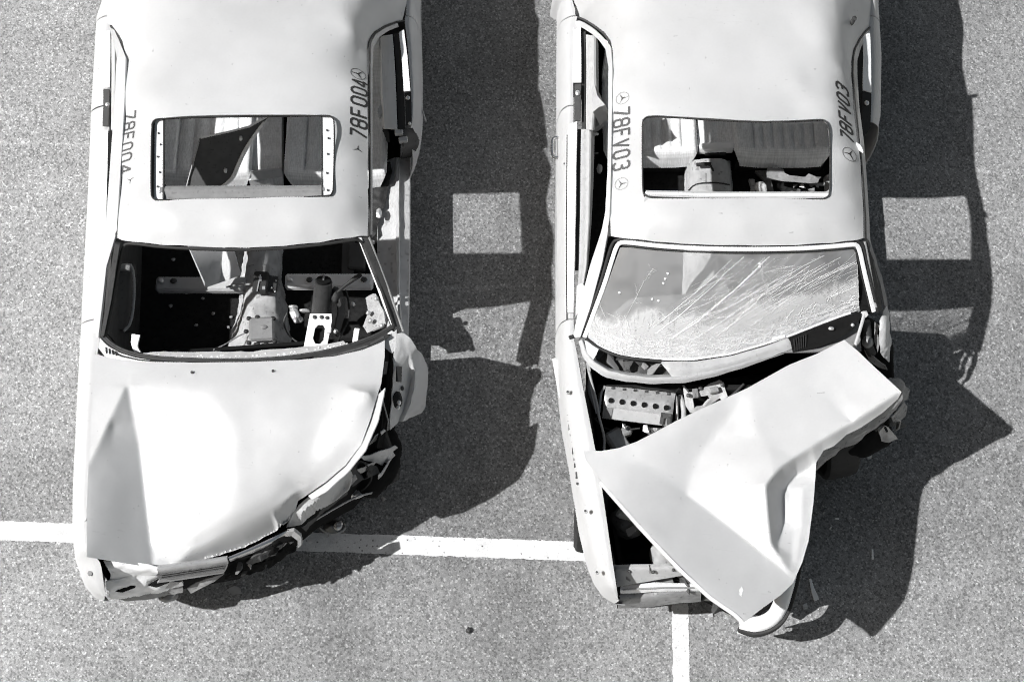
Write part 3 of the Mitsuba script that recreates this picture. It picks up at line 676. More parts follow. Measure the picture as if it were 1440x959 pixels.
# belt strips, dark window slot, inner door tops
add(f'{C}__belt_strip', loft([[(-2.246,1.492,0.950),(-2.234,1.329,0.950),(-2.223,1.133,0.950)], [(-2.285,1.491,0.935),(-2.277,1.337,0.935),(-2.264,1.141,0.935)]], n=14, m=3, thick=.006), 'white_strip')
kb = add(f'{C}__belt_plate', loft([[(-2.223,1.124,0.950),(-2.217,1.018,0.950),(-2.211,0.895,0.950)], [(-2.259,1.129,0.940),(-2.251,1.023,0.940),(-2.245,0.900,0.940)]], n=10, m=3, thick=.006), 'dark_trim')
add(f'{kb}__bolt', lump((-2.228,1.028,0.955), (.013, .013, .007), 1, .1, 2), 'bright_metal')
add(f'{C}__belt_strip', loft([[(-2.211,0.869,0.950),(-2.197,0.627,0.950),(-2.182,0.330,0.950),(-2.167,-0.043,0.950),(-2.163,-0.319,0.950)], [(-2.251,0.874,0.940),(-2.240,0.632,0.940),(-2.227,0.334,0.940),(-2.211,-0.039,0.940),(-2.201,-0.315,0.940)]], n=50, m=3, thick=.006), 'white_strip')
add(f'{C}__window_slot', loft([[(-2.209,0.867,0.953),(-2.193,0.625,0.953),(-2.178,0.328,0.953),(-2.163,-0.044,0.953)], [(-2.187,0.871,0.945),(-2.175,0.629,0.945),(-2.164,0.332,0.945),(-2.157,-0.041,0.945)]], n=40, m=2, thick=.004), 'rubber')
add(f'{C}__door_lining', loft([[(x + .012, y, z) for x, y, z in li[4:]], [(x + .05, y, .90) for x, y, z in li[4:]], [(x + .075, y, .3) for x, y, z in li[4:]]], n=40, m=3, thick=.01), 'dark_trim')
add(f'{C}__front_fender__bolt', cyl((-2.169,-1.325,0.925), A((-2.169,-1.325,0.925)) + [-.002, 0, .008], .010), 'alloy')
add(f'{C}__front_fender__bolt', cyl((-2.143,-1.577,0.810), A((-2.143,-1.577,0.810)) + [-.004, -.003, .014], .013), 'dark_steel')
for i, q in enumerate([(-2.239,-1.022,0.800),(-2.237,-1.053,0.800),(-2.236,-1.084,0.800),(-2.235,-1.122,0.800),(-2.242,-0.983,0.800)]):
    add(f'{C}__front_fender__clip', rbox((.01, .016, .01), q), 'dark_steel')

add(f'{C}__rear_door__lining', loft([[(-2.227,1.436,1.000),(-2.210,1.212,1.000),(-2.189,0.853,0.990)], [(-2.197,1.403,1.040),(-2.181,1.190,1.040),(-2.160,0.832,1.030)], [(-2.217,1.475,0.900),(-2.202,1.267,0.900),(-2.175,0.899,0.900)], [(-2.330,1.763,0.400),(-2.314,1.544,0.400),(-2.285,1.157,0.400)]], n=30, m=3, thick=.01), 'light_trim')
# ---- right side: rear door, sill under the missing front door
ro = [(-0.528,2.065,0.650),(-0.517,1.406,0.650),(-0.512,1.109,0.650),(-0.519,1.019,0.650),(-0.537,0.938,0.650),(-0.564,0.880,0.650)]
ro = [(-.56, 2.95, .65), (-.535, 2.3, .65), (-.53, 1.75, .65)] + ro
ri = [(-0.603,1.564,0.935),(-0.585,1.428,0.935),(-0.559,1.136,0.935),(-0.551,0.938,0.935),(-0.565,0.824,0.935),(-0.583,0.755,0.935)]
ri = [(-.66, 2.95, .9), (-.61, 2.3, .935), (-.575, 1.95, .935)] + ri
add(f'{C}__rear_fender', body_side(ro, ri, 1, 1.60, 2.94, 1.92), PK)
kd = add(f'{C}__rear_door', body_side(ro, ri, 1, .885, 1.595), PK)
add(f'{C}__side_moulding', sweep([(-0.532,1.879,0.720),(-0.523,1.459,0.720),(-0.514,1.140,0.720),(-0.487,1.077,0.660)], .010, .018), 'alloy')
add(f'{kd}__lining', loft([[(-0.669,1.476,0.930),(-0.653,1.295,0.930),(-0.642,1.117,0.930),(-0.629,0.883,0.930)], [(-0.718,1.473,0.920),(-0.710,1.301,0.920),(-0.698,1.122,0.920),(-0.680,0.893,0.920)], [(-0.734,1.498,0.860),(-0.726,1.334,0.860),(-0.722,1.155,0.860),(-0.704,0.924,0.860)], [(-0.782,1.735,0.400),(-0.770,1.592,0.400),(-0.757,1.403,0.400),(-0.743,1.161,0.400)]], n=30, m=4, thick=.01), 'white_card')
add(f'{kd}__armrest', slab([(-0.705,1.062,0.900),(-0.729,1.053,0.900),(-0.742,1.031,0.900),(-0.743,1.000,0.900),(-0.731,0.974,0.900),(-0.716,1.009,0.900),(-0.700,1.013,0.900),(-0.684,0.987,0.900),(-0.685,1.044,0.900)], .03), 'light_trim')
add(f'{kd}__strap', loft([[(-0.703,1.012,0.910),(-0.707,0.956,0.900),(-0.714,0.900,0.880),(-0.687,0.845,0.860)], [(-0.672,1.004,0.910),(-0.679,0.947,0.900),(-0.683,0.896,0.880),(-0.671,0.849,0.860)]], n=20, m=3, thick=.006, rough=.02), 'rubber')
add(f'{C}__belt_strip', loft([[(-0.628,1.445,1.015),(-0.609,1.290,1.020),(-0.593,1.073,1.020)], [(-0.601,1.466,1.010),(-0.578,1.292,1.015),(-0.558,1.080,1.015)]], n=16, m=3, thick=.006), 'white_strip')
kb = add(f'{C}__belt_plate', loft([[(-0.593,1.104,0.945),(-0.586,1.020,0.945),(-0.582,0.906,0.945)], [(-0.560,1.109,0.945),(-0.553,1.020,0.945),(-0.552,0.906,0.945)]], n=10, m=3, thick=.006), 'rubber')
add(f'{kb}__bolt', lump((-0.575,1.068,0.955), (.013, .013, .007), 4, .1, 2), 'bright_metal')
add(f'{kb}__bolt', lump((-0.562,0.910,0.955), (.009, .009, .006), 5, .1, 2), 'bright_metal')
add(f'{kd}__window_slot', loft([[(-0.664,1.487,0.926),(-0.646,1.298,0.926),(-0.625,0.886,0.926)], [(-0.632,1.491,0.935),(-0.610,1.293,0.935),(-0.586,0.881,0.935)]], n=16, m=2, thick=.004), 'rubber')
add(f'{kd}__door_end', loft([[(-0.617,0.881,0.935),(-0.547,0.894,0.935)], [(-0.601,0.803,0.900),(-0.522,0.893,0.800)], [(-0.618,0.904,0.620),(-0.546,0.922,0.620)], [(-0.650,1.027,0.300),(-0.589,1.041,0.300)]], n=12, m=5, thick=.01, rough=.01), 'dark_trim')
add(f'{kd}__latch', cat(rbox((.045, .028, .03), (-0.619,0.856,0.950)), rbox((.05, .03, .03), (-0.596,0.822,0.930), (0, 0, 8))), 'alloy')
# sill
add(f'{C}__door_sill', loft([[(-0.790,0.968,0.300),(-0.776,0.583,0.300),(-0.763,0.229,0.300),(-0.699,-0.074,0.300)], [(-0.719,1.006,0.315),(-0.701,0.576,0.315),(-0.685,0.222,0.315),(-0.654,-0.080,0.315)], [(-0.682,1.015,0.325),(-0.670,0.571,0.325),(-0.656,0.218,0.325),(-0.634,-0.093,0.325)], [(-0.671,0.998,0.360),(-0.662,0.555,0.360),(-0.650,0.204,0.360),(-0.627,-0.106,0.360)], [(-0.655,0.997,0.362),(-0.645,0.554,0.362),(-0.638,0.203,0.362),(-0.619,-0.107,0.362)], [(-0.651,1.013,0.330),(-0.641,0.569,0.330),(-0.634,0.216,0.330),(-0.613,-0.095,0.330)], [(-0.596,1.020,0.315),(-0.587,0.576,0.315),(-0.584,0.222,0.315),(-0.586,-0.097,0.315)], [(-0.596,1.077,0.200),(-0.588,0.628,0.200),(-0.585,0.270,0.200),(-0.585,-0.053,0.200)]], n=60, m=2, thick=.006, curved=False, rough=.005), 'primer')
add(f'{C}__door_sill__torn_carpet', sheet([(-0.816,0.962,0.340),(-0.704,0.975,0.350),(-0.695,0.920,0.350),(-0.713,0.823,0.345),(-0.724,0.759,0.345),(-0.731,0.687,0.345),(-0.755,0.669,0.345),(-0.761,0.600,0.340),(-0.773,0.573,0.340),(-0.776,0.520,0.340),(-0.799,0.493,0.340)], res=.012, thick=.008, rough=.03, rfreq=25), 'rubber')
add(f'{C}__door_sill__hinge', cat(lump((-0.788,0.436,0.420), (.012, .012, .02), 3, .3, 2), lump((-0.761,0.640,0.370), (.016, .03, .012), 6, .5, 2)), 'bright_metal')

# ---- right front fender, pushed back and folded
fz = [[(-0.613,-0.325,0.945),(-0.576,-0.315,0.940),(-0.536,-0.339,0.920),(-0.504,-0.376,0.870),(-0.473,-0.380,0.720),(-0.458,-0.397,0.600),(-0.464,-0.471,0.520),(-0.477,-0.561,0.460),(-0.505,-0.580,0.420)],
      [(-0.613,-0.363,0.940),(-0.587,-0.353,0.935),(-0.562,-0.369,0.915),(-0.544,-0.400,0.890),(-0.526,-0.441,0.850),(-0.516,-0.482,0.810),(-0.520,-0.564,0.770),(-0.540,-0.642,0.720),(-0.583,-0.710,0.660)],
      [(-0.616,-0.407,0.930),(-0.598,-0.405,0.925),(-0.576,-0.424,0.900),(-0.562,-0.448,0.870),(-0.547,-0.471,0.800),(-0.537,-0.504,0.760),(-0.549,-0.570,0.720),(-0.576,-0.649,0.680),(-0.607,-0.703,0.640)],
      [(-0.623,-0.453,0.915),(-0.623,-0.479,0.910),(-0.624,-0.512,0.890),(-0.628,-0.544,0.870),(-0.632,-0.589,0.850),(-0.636,-0.629,0.820),(-0.641,-0.683,0.780),(-0.646,-0.737,0.740),(-0.648,-0.771,0.700)]]
fm = loft([f[::-1] for f in fz[::-1]], n=50, m=5, thick=.005, rough=.014, curved=False)
k = add(f'{C}__crushed_fender', fm, PK)
label(k, 'folded right front fender pushed back against the door sill')
add(f'{k}__slot', rbox((.030, .085, .01), (-0.593,-0.531,0.900), (0, 25, 0)), 'rubber')
add(f'{k}__grommet', cat(lump((-0.603,-0.644,0.815), (.026, .045, .012), 2, .3, 2)), 'rubber')
add(f'{k}__bolt', lump((-0.594,-0.665,0.830), (.012, .014, .012), 2, .15, 2), 'bright_metal')
add(f'{k}__bolt', lump((-0.598,-0.689,0.820), (.011, .012, .012), 3, .15, 2), 'bright_metal')
add(f'{k}__bolt', lump((-0.579,-0.575,0.800), (.009, .014, .008), 3, .15, 2), 'dark_steel')
add(f'{C}__hinge_pillar', loft([[(-0.629,-0.319,0.930),(-0.645,-0.493,0.860),(-0.670,-0.670,0.800),(-0.710,-0.886,0.740)], [(-0.628,-0.199,0.600),(-0.635,-0.379,0.550),(-0.653,-0.566,0.500),(-0.674,-0.793,0.450)]], n=24, m=3, thick=.01, rough=.02), 'black_void')
add(f'{C}__bonnet_cable', sweep([(-0.689,-0.617,0.930),(-0.667,-0.705,0.900),(-0.645,-0.777,0.860),(-0.651,-0.815,0.820)], .008), 'steel')

# ---- engine bay under the hood
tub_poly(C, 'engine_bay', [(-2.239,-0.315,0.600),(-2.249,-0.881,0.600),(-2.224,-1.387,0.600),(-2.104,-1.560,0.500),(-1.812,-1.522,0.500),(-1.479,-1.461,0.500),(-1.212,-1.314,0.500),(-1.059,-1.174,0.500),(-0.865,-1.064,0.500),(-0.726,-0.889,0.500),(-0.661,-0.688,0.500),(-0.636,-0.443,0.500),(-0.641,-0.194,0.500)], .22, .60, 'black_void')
add(f'{C}__engine_block', lump((-1.42, -.95, .48), (.30, .36, .22), 3, .3), 'dark_steel')
for s in (-1, 1):
    wheel(C, (CX + s * .70 + (.03 if s < 0 else -.10), -.87 if s < 0 else -.66, .312), 0 if s < 0 else 22, s)

# ---- crushed front
nose = C + '__front_panel'
add(nose, loft([[(-2.086,-1.500,0.800),(-1.929,-1.510,0.780),(-1.815,-1.531,0.760)], [(-2.068,-1.534,0.770),(-1.933,-1.536,0.750),(-1.819,-1.546,0.730)], [(-2.069,-1.550,0.700),(-1.945,-1.544,0.680),(-1.837,-1.542,0.670)], [(-2.076,-1.575,0.620),(-1.966,-1.558,0.600),(-1.871,-1.535,0.580)]], n=24, m=5, thick=.006, rough=.03), 'white_strip')
add(f'{C}__headlight_shell', loft([[(-2.089,-1.581,0.660),(-1.983,-1.550,0.670),(-1.893,-1.527,0.670),(-1.826,-1.517,0.660)], [(-2.095,-1.609,0.620),(-1.990,-1.582,0.620),(-1.900,-1.556,0.620),(-1.826,-1.534,0.610)], [(-2.103,-1.618,0.520),(-2.000,-1.599,0.520),(-1.877,-1.583,0.530),(-1.763,-1.544,0.540)], [(-2.104,-1.618,0.440),(-1.985,-1.603,0.440),(-1.854,-1.579,0.450),(-1.742,-1.543,0.460)]], n=40, m=5, thick=.006, rough=.045), 'white_strip')
add(f'{C}__headlight_shell__lamp_gap', sheet([(-2.067,-1.613,0.575),(-1.975,-1.589,0.600),(-1.958,-1.598,0.590),(-2.029,-1.617,0.560)], res=.01, thick=.02), 'black_void')
add(f'{C}__headlight_shell__lamp_gap', sheet([(-1.896,-1.581,0.570),(-1.840,-1.562,0.600),(-1.774,-1.555,0.600),(-1.783,-1.570,0.585),(-1.853,-1.590,0.560)], res=.01, thick=.02), 'black_void')
add(f'{C}__front_valance', sheet([(-2.093,-1.610,0.420),(-1.945,-1.593,0.460),(-1.812,-1.571,0.480),(-1.730,-1.558,0.460),(-1.734,-1.587,0.420),(-1.820,-1.590,0.400),(-1.924,-1.611,0.360),(-2.051,-1.618,0.360)], res=.014, thick=.006, rough=.09, rfreq=16), 'torn_grey')
kg = add(f'{C}__grille_shell', loft([[(-1.826,-1.526,0.740),(-1.645,-1.500,0.740),(-1.463,-1.473,0.740)], [(-1.815,-1.541,0.755),(-1.642,-1.515,0.755),(-1.461,-1.487,0.755)], [(-1.815,-1.550,0.730),(-1.641,-1.523,0.730),(-1.460,-1.493,0.730)], [(-1.826,-1.561,0.640),(-1.655,-1.534,0.640),(-1.483,-1.504,0.640)], [(-1.843,-1.570,0.600),(-1.664,-1.543,0.600),(-1.503,-1.517,0.600)]], n=40, m=4, thick=.008, rough=.006), 'alloy')
label(kg, 'bent bright grille shell under the front lip of the hood')
for t in (.25, .5, .75):
    a, b = A((-1.810,-1.555,0.735)) * (1 - t) + A((-1.827,-1.571,0.650)) * t, A((-1.463,-1.498,0.735)) * (1 - t) + A((-1.488,-1.518,0.650)) * t
    add(f'{kg}__slat', sweep([a + [0, -.004, .006], (a + b) / 2 + [0, -.004, .006], b + [0, -.004, .006]], .008, .006, kind='rect'), 'dark_steel')
add(f'{C}__front_bracket', sheet([(-1.857,-1.572,0.500),(-1.784,-1.555,0.540),(-1.723,-1.557,0.550),(-1.720,-1.569,0.520),(-1.793,-1.578,0.480)], res=.01, thick=.01, rough=.06), 'alloy')
add(f'{C}__front_bracket', sheet([(-1.714,-1.565,0.440),(-1.666,-1.538,0.470),(-1.569,-1.522,0.500),(-1.500,-1.500,0.520),(-1.574,-1.539,0.460),(-1.652,-1.566,0.430),(-1.700,-1.582,0.400)], res=.012, thick=.008, rough=.06), 'torn_grey')
add(f'{C}__torn_lug', lump((-1.830,-1.573,0.300), (.05, .03, .03), 9, .4, 2, .5), 'steel')
add(f'{C}__bent_bumper', loft([[(-1.489,-1.442,0.620),(-1.372,-1.404,0.620),(-1.263,-1.354,0.620),(-1.183,-1.312,0.620)], [(-1.488,-1.469,0.620),(-1.364,-1.427,0.620),(-1.255,-1.377,0.620),(-1.168,-1.331,0.620)], [(-1.502,-1.510,0.450),(-1.376,-1.464,0.450),(-1.258,-1.410,0.450),(-1.163,-1.340,0.450)]], n=60, m=7, thick=.01, rough=.11), 'black_void')
for i, (q, s_) in enumerate(zip([(-1.426,-1.485,0.580),(-1.369,-1.469,0.560),(-1.307,-1.433,0.600),(-1.252,-1.410,0.570),(-1.198,-1.364,0.600),(-1.159,-1.346,0.560),(-1.406,-1.499,0.500),(-1.298,-1.456,0.480)], (.05, .03, .045, .03, .05, .025, .03, .025))):
    add(f'{C}__bent_bumper__scrap', scrap(q, (s_, s_ * .5, .015), 400 + i), ('dark_steel', 'steel', 'rubber', 'dark_steel')[i % 4])
add(f'{C}__bent_bumper__chrome_lip', loft([[(-1.472,-1.453,0.660),(-1.367,-1.407,0.660),(-1.259,-1.354,0.660),(-1.171,-1.309,0.665),(-1.135,-1.300,0.660)], [(-1.468,-1.463,0.655),(-1.360,-1.417,0.655),(-1.251,-1.368,0.655),(-1.168,-1.318,0.655),(-1.120,-1.312,0.620)], [(-1.468,-1.464,0.630),(-1.356,-1.420,0.630),(-1.247,-1.372,0.630),(-1.163,-1.330,0.630),(-1.108,-1.336,0.550)]], n=40, m=4, thick=.006), 'chrome')
add(f'{C}__bent_bumper__bumper_end', loft([[(-1.172,-1.304,0.660),(-1.134,-1.299,0.670),(-1.100,-1.319,0.630),(-1.099,-1.346,0.560)], [(-1.190,-1.324,0.620),(-1.153,-1.311,0.630),(-1.125,-1.330,0.600),(-1.125,-1.351,0.520)]], n=24, m=4, thick=.02), 'alloy')
add(f'{C}__bent_bumper__tear', sheet([(-1.391,-1.464,0.600),(-1.334,-1.435,0.620),(-1.268,-1.412,0.620),(-1.189,-1.362,0.620),(-1.207,-1.382,0.580),(-1.281,-1.433,0.570),(-1.368,-1.471,0.570)], res=.012, thick=.01, rough=.07, rfreq=20), 'dark_steel')
# the crumpled strip behind the corner and the torn wing
kp = add(f'{C}__torn_strip', sheet([(-1.179,-1.287,0.640),(-1.143,-1.241,0.710),(-1.108,-1.198,0.745),(-1.049,-1.154,0.765),(-0.997,-1.130,0.775),(-0.894,-1.053,0.800),(-0.850,-1.007,0.815),(-0.830,-1.044,0.770),(-0.856,-1.100,0.700),(-0.933,-1.151,0.650),(-1.003,-1.182,0.610),(-1.062,-1.218,0.600),(-1.106,-1.261,0.600)], lines=[[(-1.094,-1.237,0.720),(-0.980,-1.149,0.750),(-0.866,-1.039,0.780)], [(-1.076,-1.232,0.610),(-0.964,-1.160,0.640),(-0.857,-1.069,0.700)]], res=.011, thick=.006, rough=.022, rfreq=14), PK)
add(f'{kp}__ragged_edge', sheet([(-1.110,-1.265,0.560),(-1.049,-1.220,0.580),(-1.025,-1.202,0.570),(-0.994,-1.169,0.590),(-0.944,-1.138,0.620),(-0.859,-1.096,0.660),(-0.868,-1.105,0.600),(-0.971,-1.165,0.550),(-1.055,-1.227,0.520),(-1.093,-1.268,0.500)], res=.009, thick=.006, rough=.09, rfreq=22), 'dark_trim')
add(f'{C}__torn_wing', sheet([(-0.802,-0.926,0.740),(-0.748,-0.907,0.720),(-0.675,-0.870,0.700),(-0.620,-0.834,0.640),(-0.607,-0.841,0.600),(-0.655,-0.870,0.540),(-0.694,-0.917,0.500),(-0.728,-0.920,0.560),(-0.782,-0.932,0.660)], lines=[[(-0.782,-0.924,0.660),(-0.728,-0.931,0.570),(-0.663,-0.873,0.600)]], res=.011, thick=.005, blur=.012, rough=.03), PK)
add(f'{C}__torn_wing', sheet([(-0.753,-0.860,0.720),(-0.718,-0.822,0.760),(-0.674,-0.787,0.760),(-0.669,-0.781,0.720),(-0.716,-0.816,0.680)], res=.01, thick=.005), PK)
add(f'{C}__torn_wing', sheet([(-0.852,-1.041,0.580),(-0.802,-1.023,0.600),(-0.746,-1.000,0.600),(-0.696,-0.970,0.580),(-0.655,-0.886,0.540),(-0.641,-0.856,0.520),(-0.696,-0.949,0.460),(-0.738,-1.007,0.440),(-0.801,-1.028,0.460)], res=.011, thick=.005, rough=.05), PK)
add(f'{C}__torn_wing__headlight_bowl', sheet([(-0.858,-0.978,0.720),(-0.806,-0.938,0.680),(-0.716,-0.947,0.620),(-0.702,-0.976,0.600),(-0.784,-1.015,0.600),(-0.841,-1.061,0.620)], pts=[(-0.800,-0.945,0.500)], res=.012, thick=.005, rough=.04), 'dark_trim')
add(f'{C}__torn_wing__lamp_scrap', lump((-0.810,-1.038,0.440), (.055, .022, .02), 12, .5, 3, .45), 'bright_metal')
add(f'{C}__trim_strip', sweep([(-1.057,-1.217,0.500),(-0.965,-1.158,0.500),(-0.872,-1.103,0.500),(-0.817,-1.070,0.480),(-0.755,-1.048,0.460),(-0.734,-1.002,0.450)], .012, .014), 'alloy')
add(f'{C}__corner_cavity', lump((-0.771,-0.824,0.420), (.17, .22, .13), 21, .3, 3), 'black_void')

add(f'{C}__torn_layer', sheet([(-0.936,-1.090,0.640),(-0.874,-1.047,0.680),(-0.821,-1.022,0.700),(-0.811,-1.040,0.680),(-0.861,-1.077,0.650),(-0.916,-1.109,0.600)], res=.009, thick=.004, rough=.06, rfreq=24), 'steel')
add(f'{C}__torn_layer', sheet([(-0.825,-0.979,0.660),(-0.766,-0.955,0.660),(-0.717,-0.927,0.620),(-0.733,-0.944,0.600),(-0.783,-0.982,0.620),(-0.820,-0.998,0.620)], res=.009, thick=.004, rough=.06, rfreq=24), 'alloy')
add(f'{C}__torn_layer', sheet([(-0.723,-0.884,0.660),(-0.681,-0.881,0.600),(-0.638,-0.847,0.580),(-0.625,-0.862,0.540),(-0.671,-0.896,0.520),(-0.712,-0.907,0.580)], res=.009, thick=.004, rough=.07, rfreq=20), PK)
add(f'{C}__torn_layer', sheet([(-1.057,-1.196,0.660),(-1.004,-1.155,0.690),(-0.951,-1.126,0.710),(-0.960,-1.143,0.690),(-1.014,-1.178,0.650),(-1.046,-1.201,0.620)], res=.009, thick=.004, rough=.05, rfreq=24), 'dark_steel')
add(f'{C}__loose_wire', sweep([(-0.778,-0.952,0.700),(-0.752,-0.973,0.640),(-0.742,-0.995,0.560),(-0.775,-1.025,0.500),(-0.808,-1.039,0.470)], .008, smooth_it=2), 'rubber')
add(f'{C}__loose_wire', sweep([(-0.913,0.061,0.620),(-0.893,-0.007,0.560),(-0.900,-0.092,0.540),(-0.934,-0.175,0.560),(-0.950,-0.248,0.620)], .012, smooth_it=2), 'rubber')
add(f'{C}__loose_wire', sweep([(-1.249,-0.005,0.450),(-1.275,-0.045,0.420),(-1.250,-0.113,0.400),(-1.196,-0.171,0.440),(-1.147,-0.227,0.520)], .009, smooth_it=2), 'dark_steel')
add(f'{C}__loose_wire', sweep([(-1.623,-0.282,0.600),(-1.562,-0.234,0.560),(-1.516,-0.177,0.520),(-1.469,-0.144,0.500)], .008, smooth_it=2), 'tunnel_grey')
# ---- inside the left car
bench(C, CX, (-1.297,0.816,0.480)[1], .48, ((-1.489,0.818,0.560)[0], (-1.304,0.818,0.560)[0]), -2.03, (-0.716,0.818,0.560)[0], 4)
km = add(f'{C}__rear_seat_middle', sheet([(-1.506,0.818,0.430),(-1.319,0.836,0.430),(-1.345,1.434,0.430),(-1.536,1.434,0.430)], zf=lambda x, y, z: z - .07 * np.clip((y - 1.2) / .4, 0, 1), res=.03, thick=.12), 'fabric')
add(f'{C}__rear_seat_middle__ashtray', loft([[(-1.487,0.862,0.470),(-1.317,0.880,0.470)], [(-1.494,0.827,0.430),(-1.312,0.850,0.430)]], n=8, m=3, thick=.02), 'light_trim')
add(f'{C}__transmission_tunnel', loft([[(-1.553,0.700,0.240),(-1.542,0.475,0.240),(-1.559,0.254,0.240),(-1.555,0.071,0.260),(-1.580,-0.175,0.340)], [(-1.500,0.626,0.400),(-1.489,0.405,0.400),(-1.495,0.187,0.400),(-1.493,0.011,0.410),(-1.482,-0.221,0.460)], [(-1.422,0.608,0.440),(-1.411,0.387,0.440),(-1.409,0.170,0.440),(-1.398,-0.009,0.460),(-1.376,-0.243,0.520)], [(-1.343,0.617,0.420),(-1.334,0.396,0.420),(-1.332,0.178,0.420),(-1.315,0.003,0.430),(-1.293,-0.224,0.470)], [(-1.323,0.700,0.240),(-1.313,0.475,0.240),(-1.308,0.254,0.240),(-1.273,0.071,0.260),(-1.223,-0.175,0.340)]], n=50, m=6, thick=.01, rough=.05), 'tunnel_grey')
add(f'{C}__transmission_tunnel__gearbox_cover', cat(rbox((.14, .135, .03), (-1.375,-0.136,0.535), (6, 0, 3), .012), lump((-1.362,-0.130,0.552), (.02, .012, .008), 4, .1, 2)), 'grey_trim')
for q in [(-1.447,-0.077,0.545),(-1.401,-0.069,0.545),(-1.314,-0.077,0.545),(-1.443,-0.212,0.525),(-1.396,-0.220,0.525),(-1.349,-0.220,0.525),(-1.303,-0.204,0.525),(-1.461,-0.147,0.530)]:
    add(f'{C}__transmission_tunnel__bolt', lump(q, (.014, .012, .01), 7, .4, 2), 'rubber')
ks = add(f'{C}__gear_selector', rbox((.085, .125, .05), (-1.397,0.154,0.500), (0, 0, -3), .01), 'rubber')
add(f'{ks}__gate', cat(rbox((.006, .10, .006), (-1.405,0.141,0.530), (0, 0, -8)), rbox((.014, .03, .006), (-1.398,0.167,0.530), (0, 0, 12)), rbox((.016, .02, .006), (-1.376,0.111,0.530))), 'bright_metal')
add(f'{ks}__side_plate', rbox((.07, .10, .03), (-1.341,0.158,0.470), (0, 12, -3), .01), 'dark_trim')
for q in [(-1.316,0.171,0.490),(-1.338,0.128,0.490),(-1.317,0.106,0.490)]:
    add(f'{ks}__screw', lump(q, (.006, .006, .005), 3, .1, 1), 'bright_metal')
add(f'{ks}__shift_rod', sweep([(-1.599,0.153,0.440),(-1.519,0.166,0.450),(-1.460,0.158,0.470),(-1.435,0.145,0.480)], .012), 'steel')
for a, b, nm in (((-2.001,0.192,0.430), (-1.495,0.183,0.430), 'l'), ((-1.276,0.200,0.430), (-0.782,0.213,0.430), 'r')):
    kk = add(f'{C}__seat_crossmember', rbox((b[0] - a[0], .085, .06), ((a[0] + b[0]) / 2, (a[1] + b[1]) / 2, .385), (0, 0, 0), .012), 'white_card' if nm == 'r' else 'light_trim')
    for t in ((.06, .2) if nm == 'l' else (.06, .28, .9)):
        add(f'{kk}__bolt', lump((a[0] + (b[0] - a[0]) * t, a[1] + .005, .425), (.018, .016, .014), int(t * 40), .3, 2), 'bright_metal' if t < .1 else 'dark_trim')
add(f'{C}__seat_rail', rbox((.07, .36, .03), (-0.935,0.440,0.300)), 'dark_trim')
add(f'{C}__seat_rail', rbox((.10, .16, .06), (-0.884,0.391,0.310)), 'dark_trim')
# steering column stub, its bracket, the brake unit
add(f'{C}__steering_column', cyl((-1.049,-0.046,0.550), (-1.026,0.070,0.720), .056, .048, 28), 'dark_trim')
add(f'{C}__steering_column__column_mouth', cyl((-1.026,0.067,0.716), (-1.024,0.078,0.731), .040, .040, 24), 'black_void')
add(f'{C}__steering_column__stalk', sweep([(-0.956,0.028,0.660),(-0.911,0.053,0.700),(-0.851,0.087,0.730),(-0.820,0.103,0.740)], .018, taper=(1, 1, 1.5, 1.3)), 'rubber')
add(f'{C}__steering_column__spindle', sweep([(-1.026,0.061,0.710),(-1.023,0.082,0.750),(-1.023,0.095,0.760)], .010), 'steel')
add(f'{C}__steering_column__ignition_lock', cat(lump((-0.965,0.023,0.640), (.03, .045, .03), 5, .3, 2), lump((-0.943,0.010,0.620), (.02, .05, .03), 6, .3, 2)), 'rubber')
add(f'{C}__steering_column__screw', lump((-0.994,0.009,0.655), (.010, .010, .008), 5, .1, 2), 'bright_metal')
br = [(-1.099,-0.094,0.660), (-0.983,-0.094,0.660), (-0.978,-0.131,0.660), (-1.007,-0.290,0.620), (-1.131,-0.277,0.620), (-1.105,-0.131,0.660)]
bo = slab(br, .008)
from shapely.geometry import LineString
fr = A(br)
hole = [(-1.070,-0.177,0.650), (-1.054,-0.158,0.655), (-1.027,-0.158,0.655), (-1.016,-0.177,0.650), (-1.023,-0.238,0.635), (-1.042,-0.260,0.630), (-1.069,-0.256,0.630), (-1.081,-0.229,0.635)]
add(f'{C}__column_bracket', sheet(br, holes=[hole], res=.012, thick=.01), 'white_strip')
for q in [(-1.074,-0.116,0.664),(-1.036,-0.116,0.664),(-1.005,-0.120,0.664)]:
    add(f'{C}__column_bracket__bolt', lump(q, (.011, .011, .005), 3, .2, 2), 'dark_trim')
add(f'{C}__column_bracket__lug', rbox((.03, .035, .02), (-0.996,-0.185,0.650)), 'white_strip')
kk = add(f'{C}__pedal_linkage', cat(lump((-1.192,-0.058,0.560), (.026, .05, .03), 31, .5, 3, .3), lump((-1.203,-0.024,0.580), (.025, .012, .02), 33, .4, 2), lump((-1.142,-0.037,0.560), (.03, .012, .015), 34, .4, 2), lump((-1.170,-0.084,0.540), (.022, .02, .02), 36, .5, 2)), 'bright_metal')
add(f'{C}__dash_lug', loft([[(-0.832,-0.271,0.900),(-0.805,-0.275,0.900)], [(-0.841,-0.324,0.860),(-0.814,-0.332,0.860)], [(-0.842,-0.341,0.840),(-0.807,-0.349,0.840)]], n=8, m=3, thick=.02), 'white_strip')
add(f'{C}__dash_lug', loft([[(-2.011,-0.299,0.880),(-1.966,-0.304,0.880)], [(-2.008,-0.348,0.860),(-1.973,-0.356,0.860)], [(-1.995,-0.389,0.850),(-1.961,-0.393,0.850)]], n=8, m=4, thick=.02, rough=.02), 'white_strip')
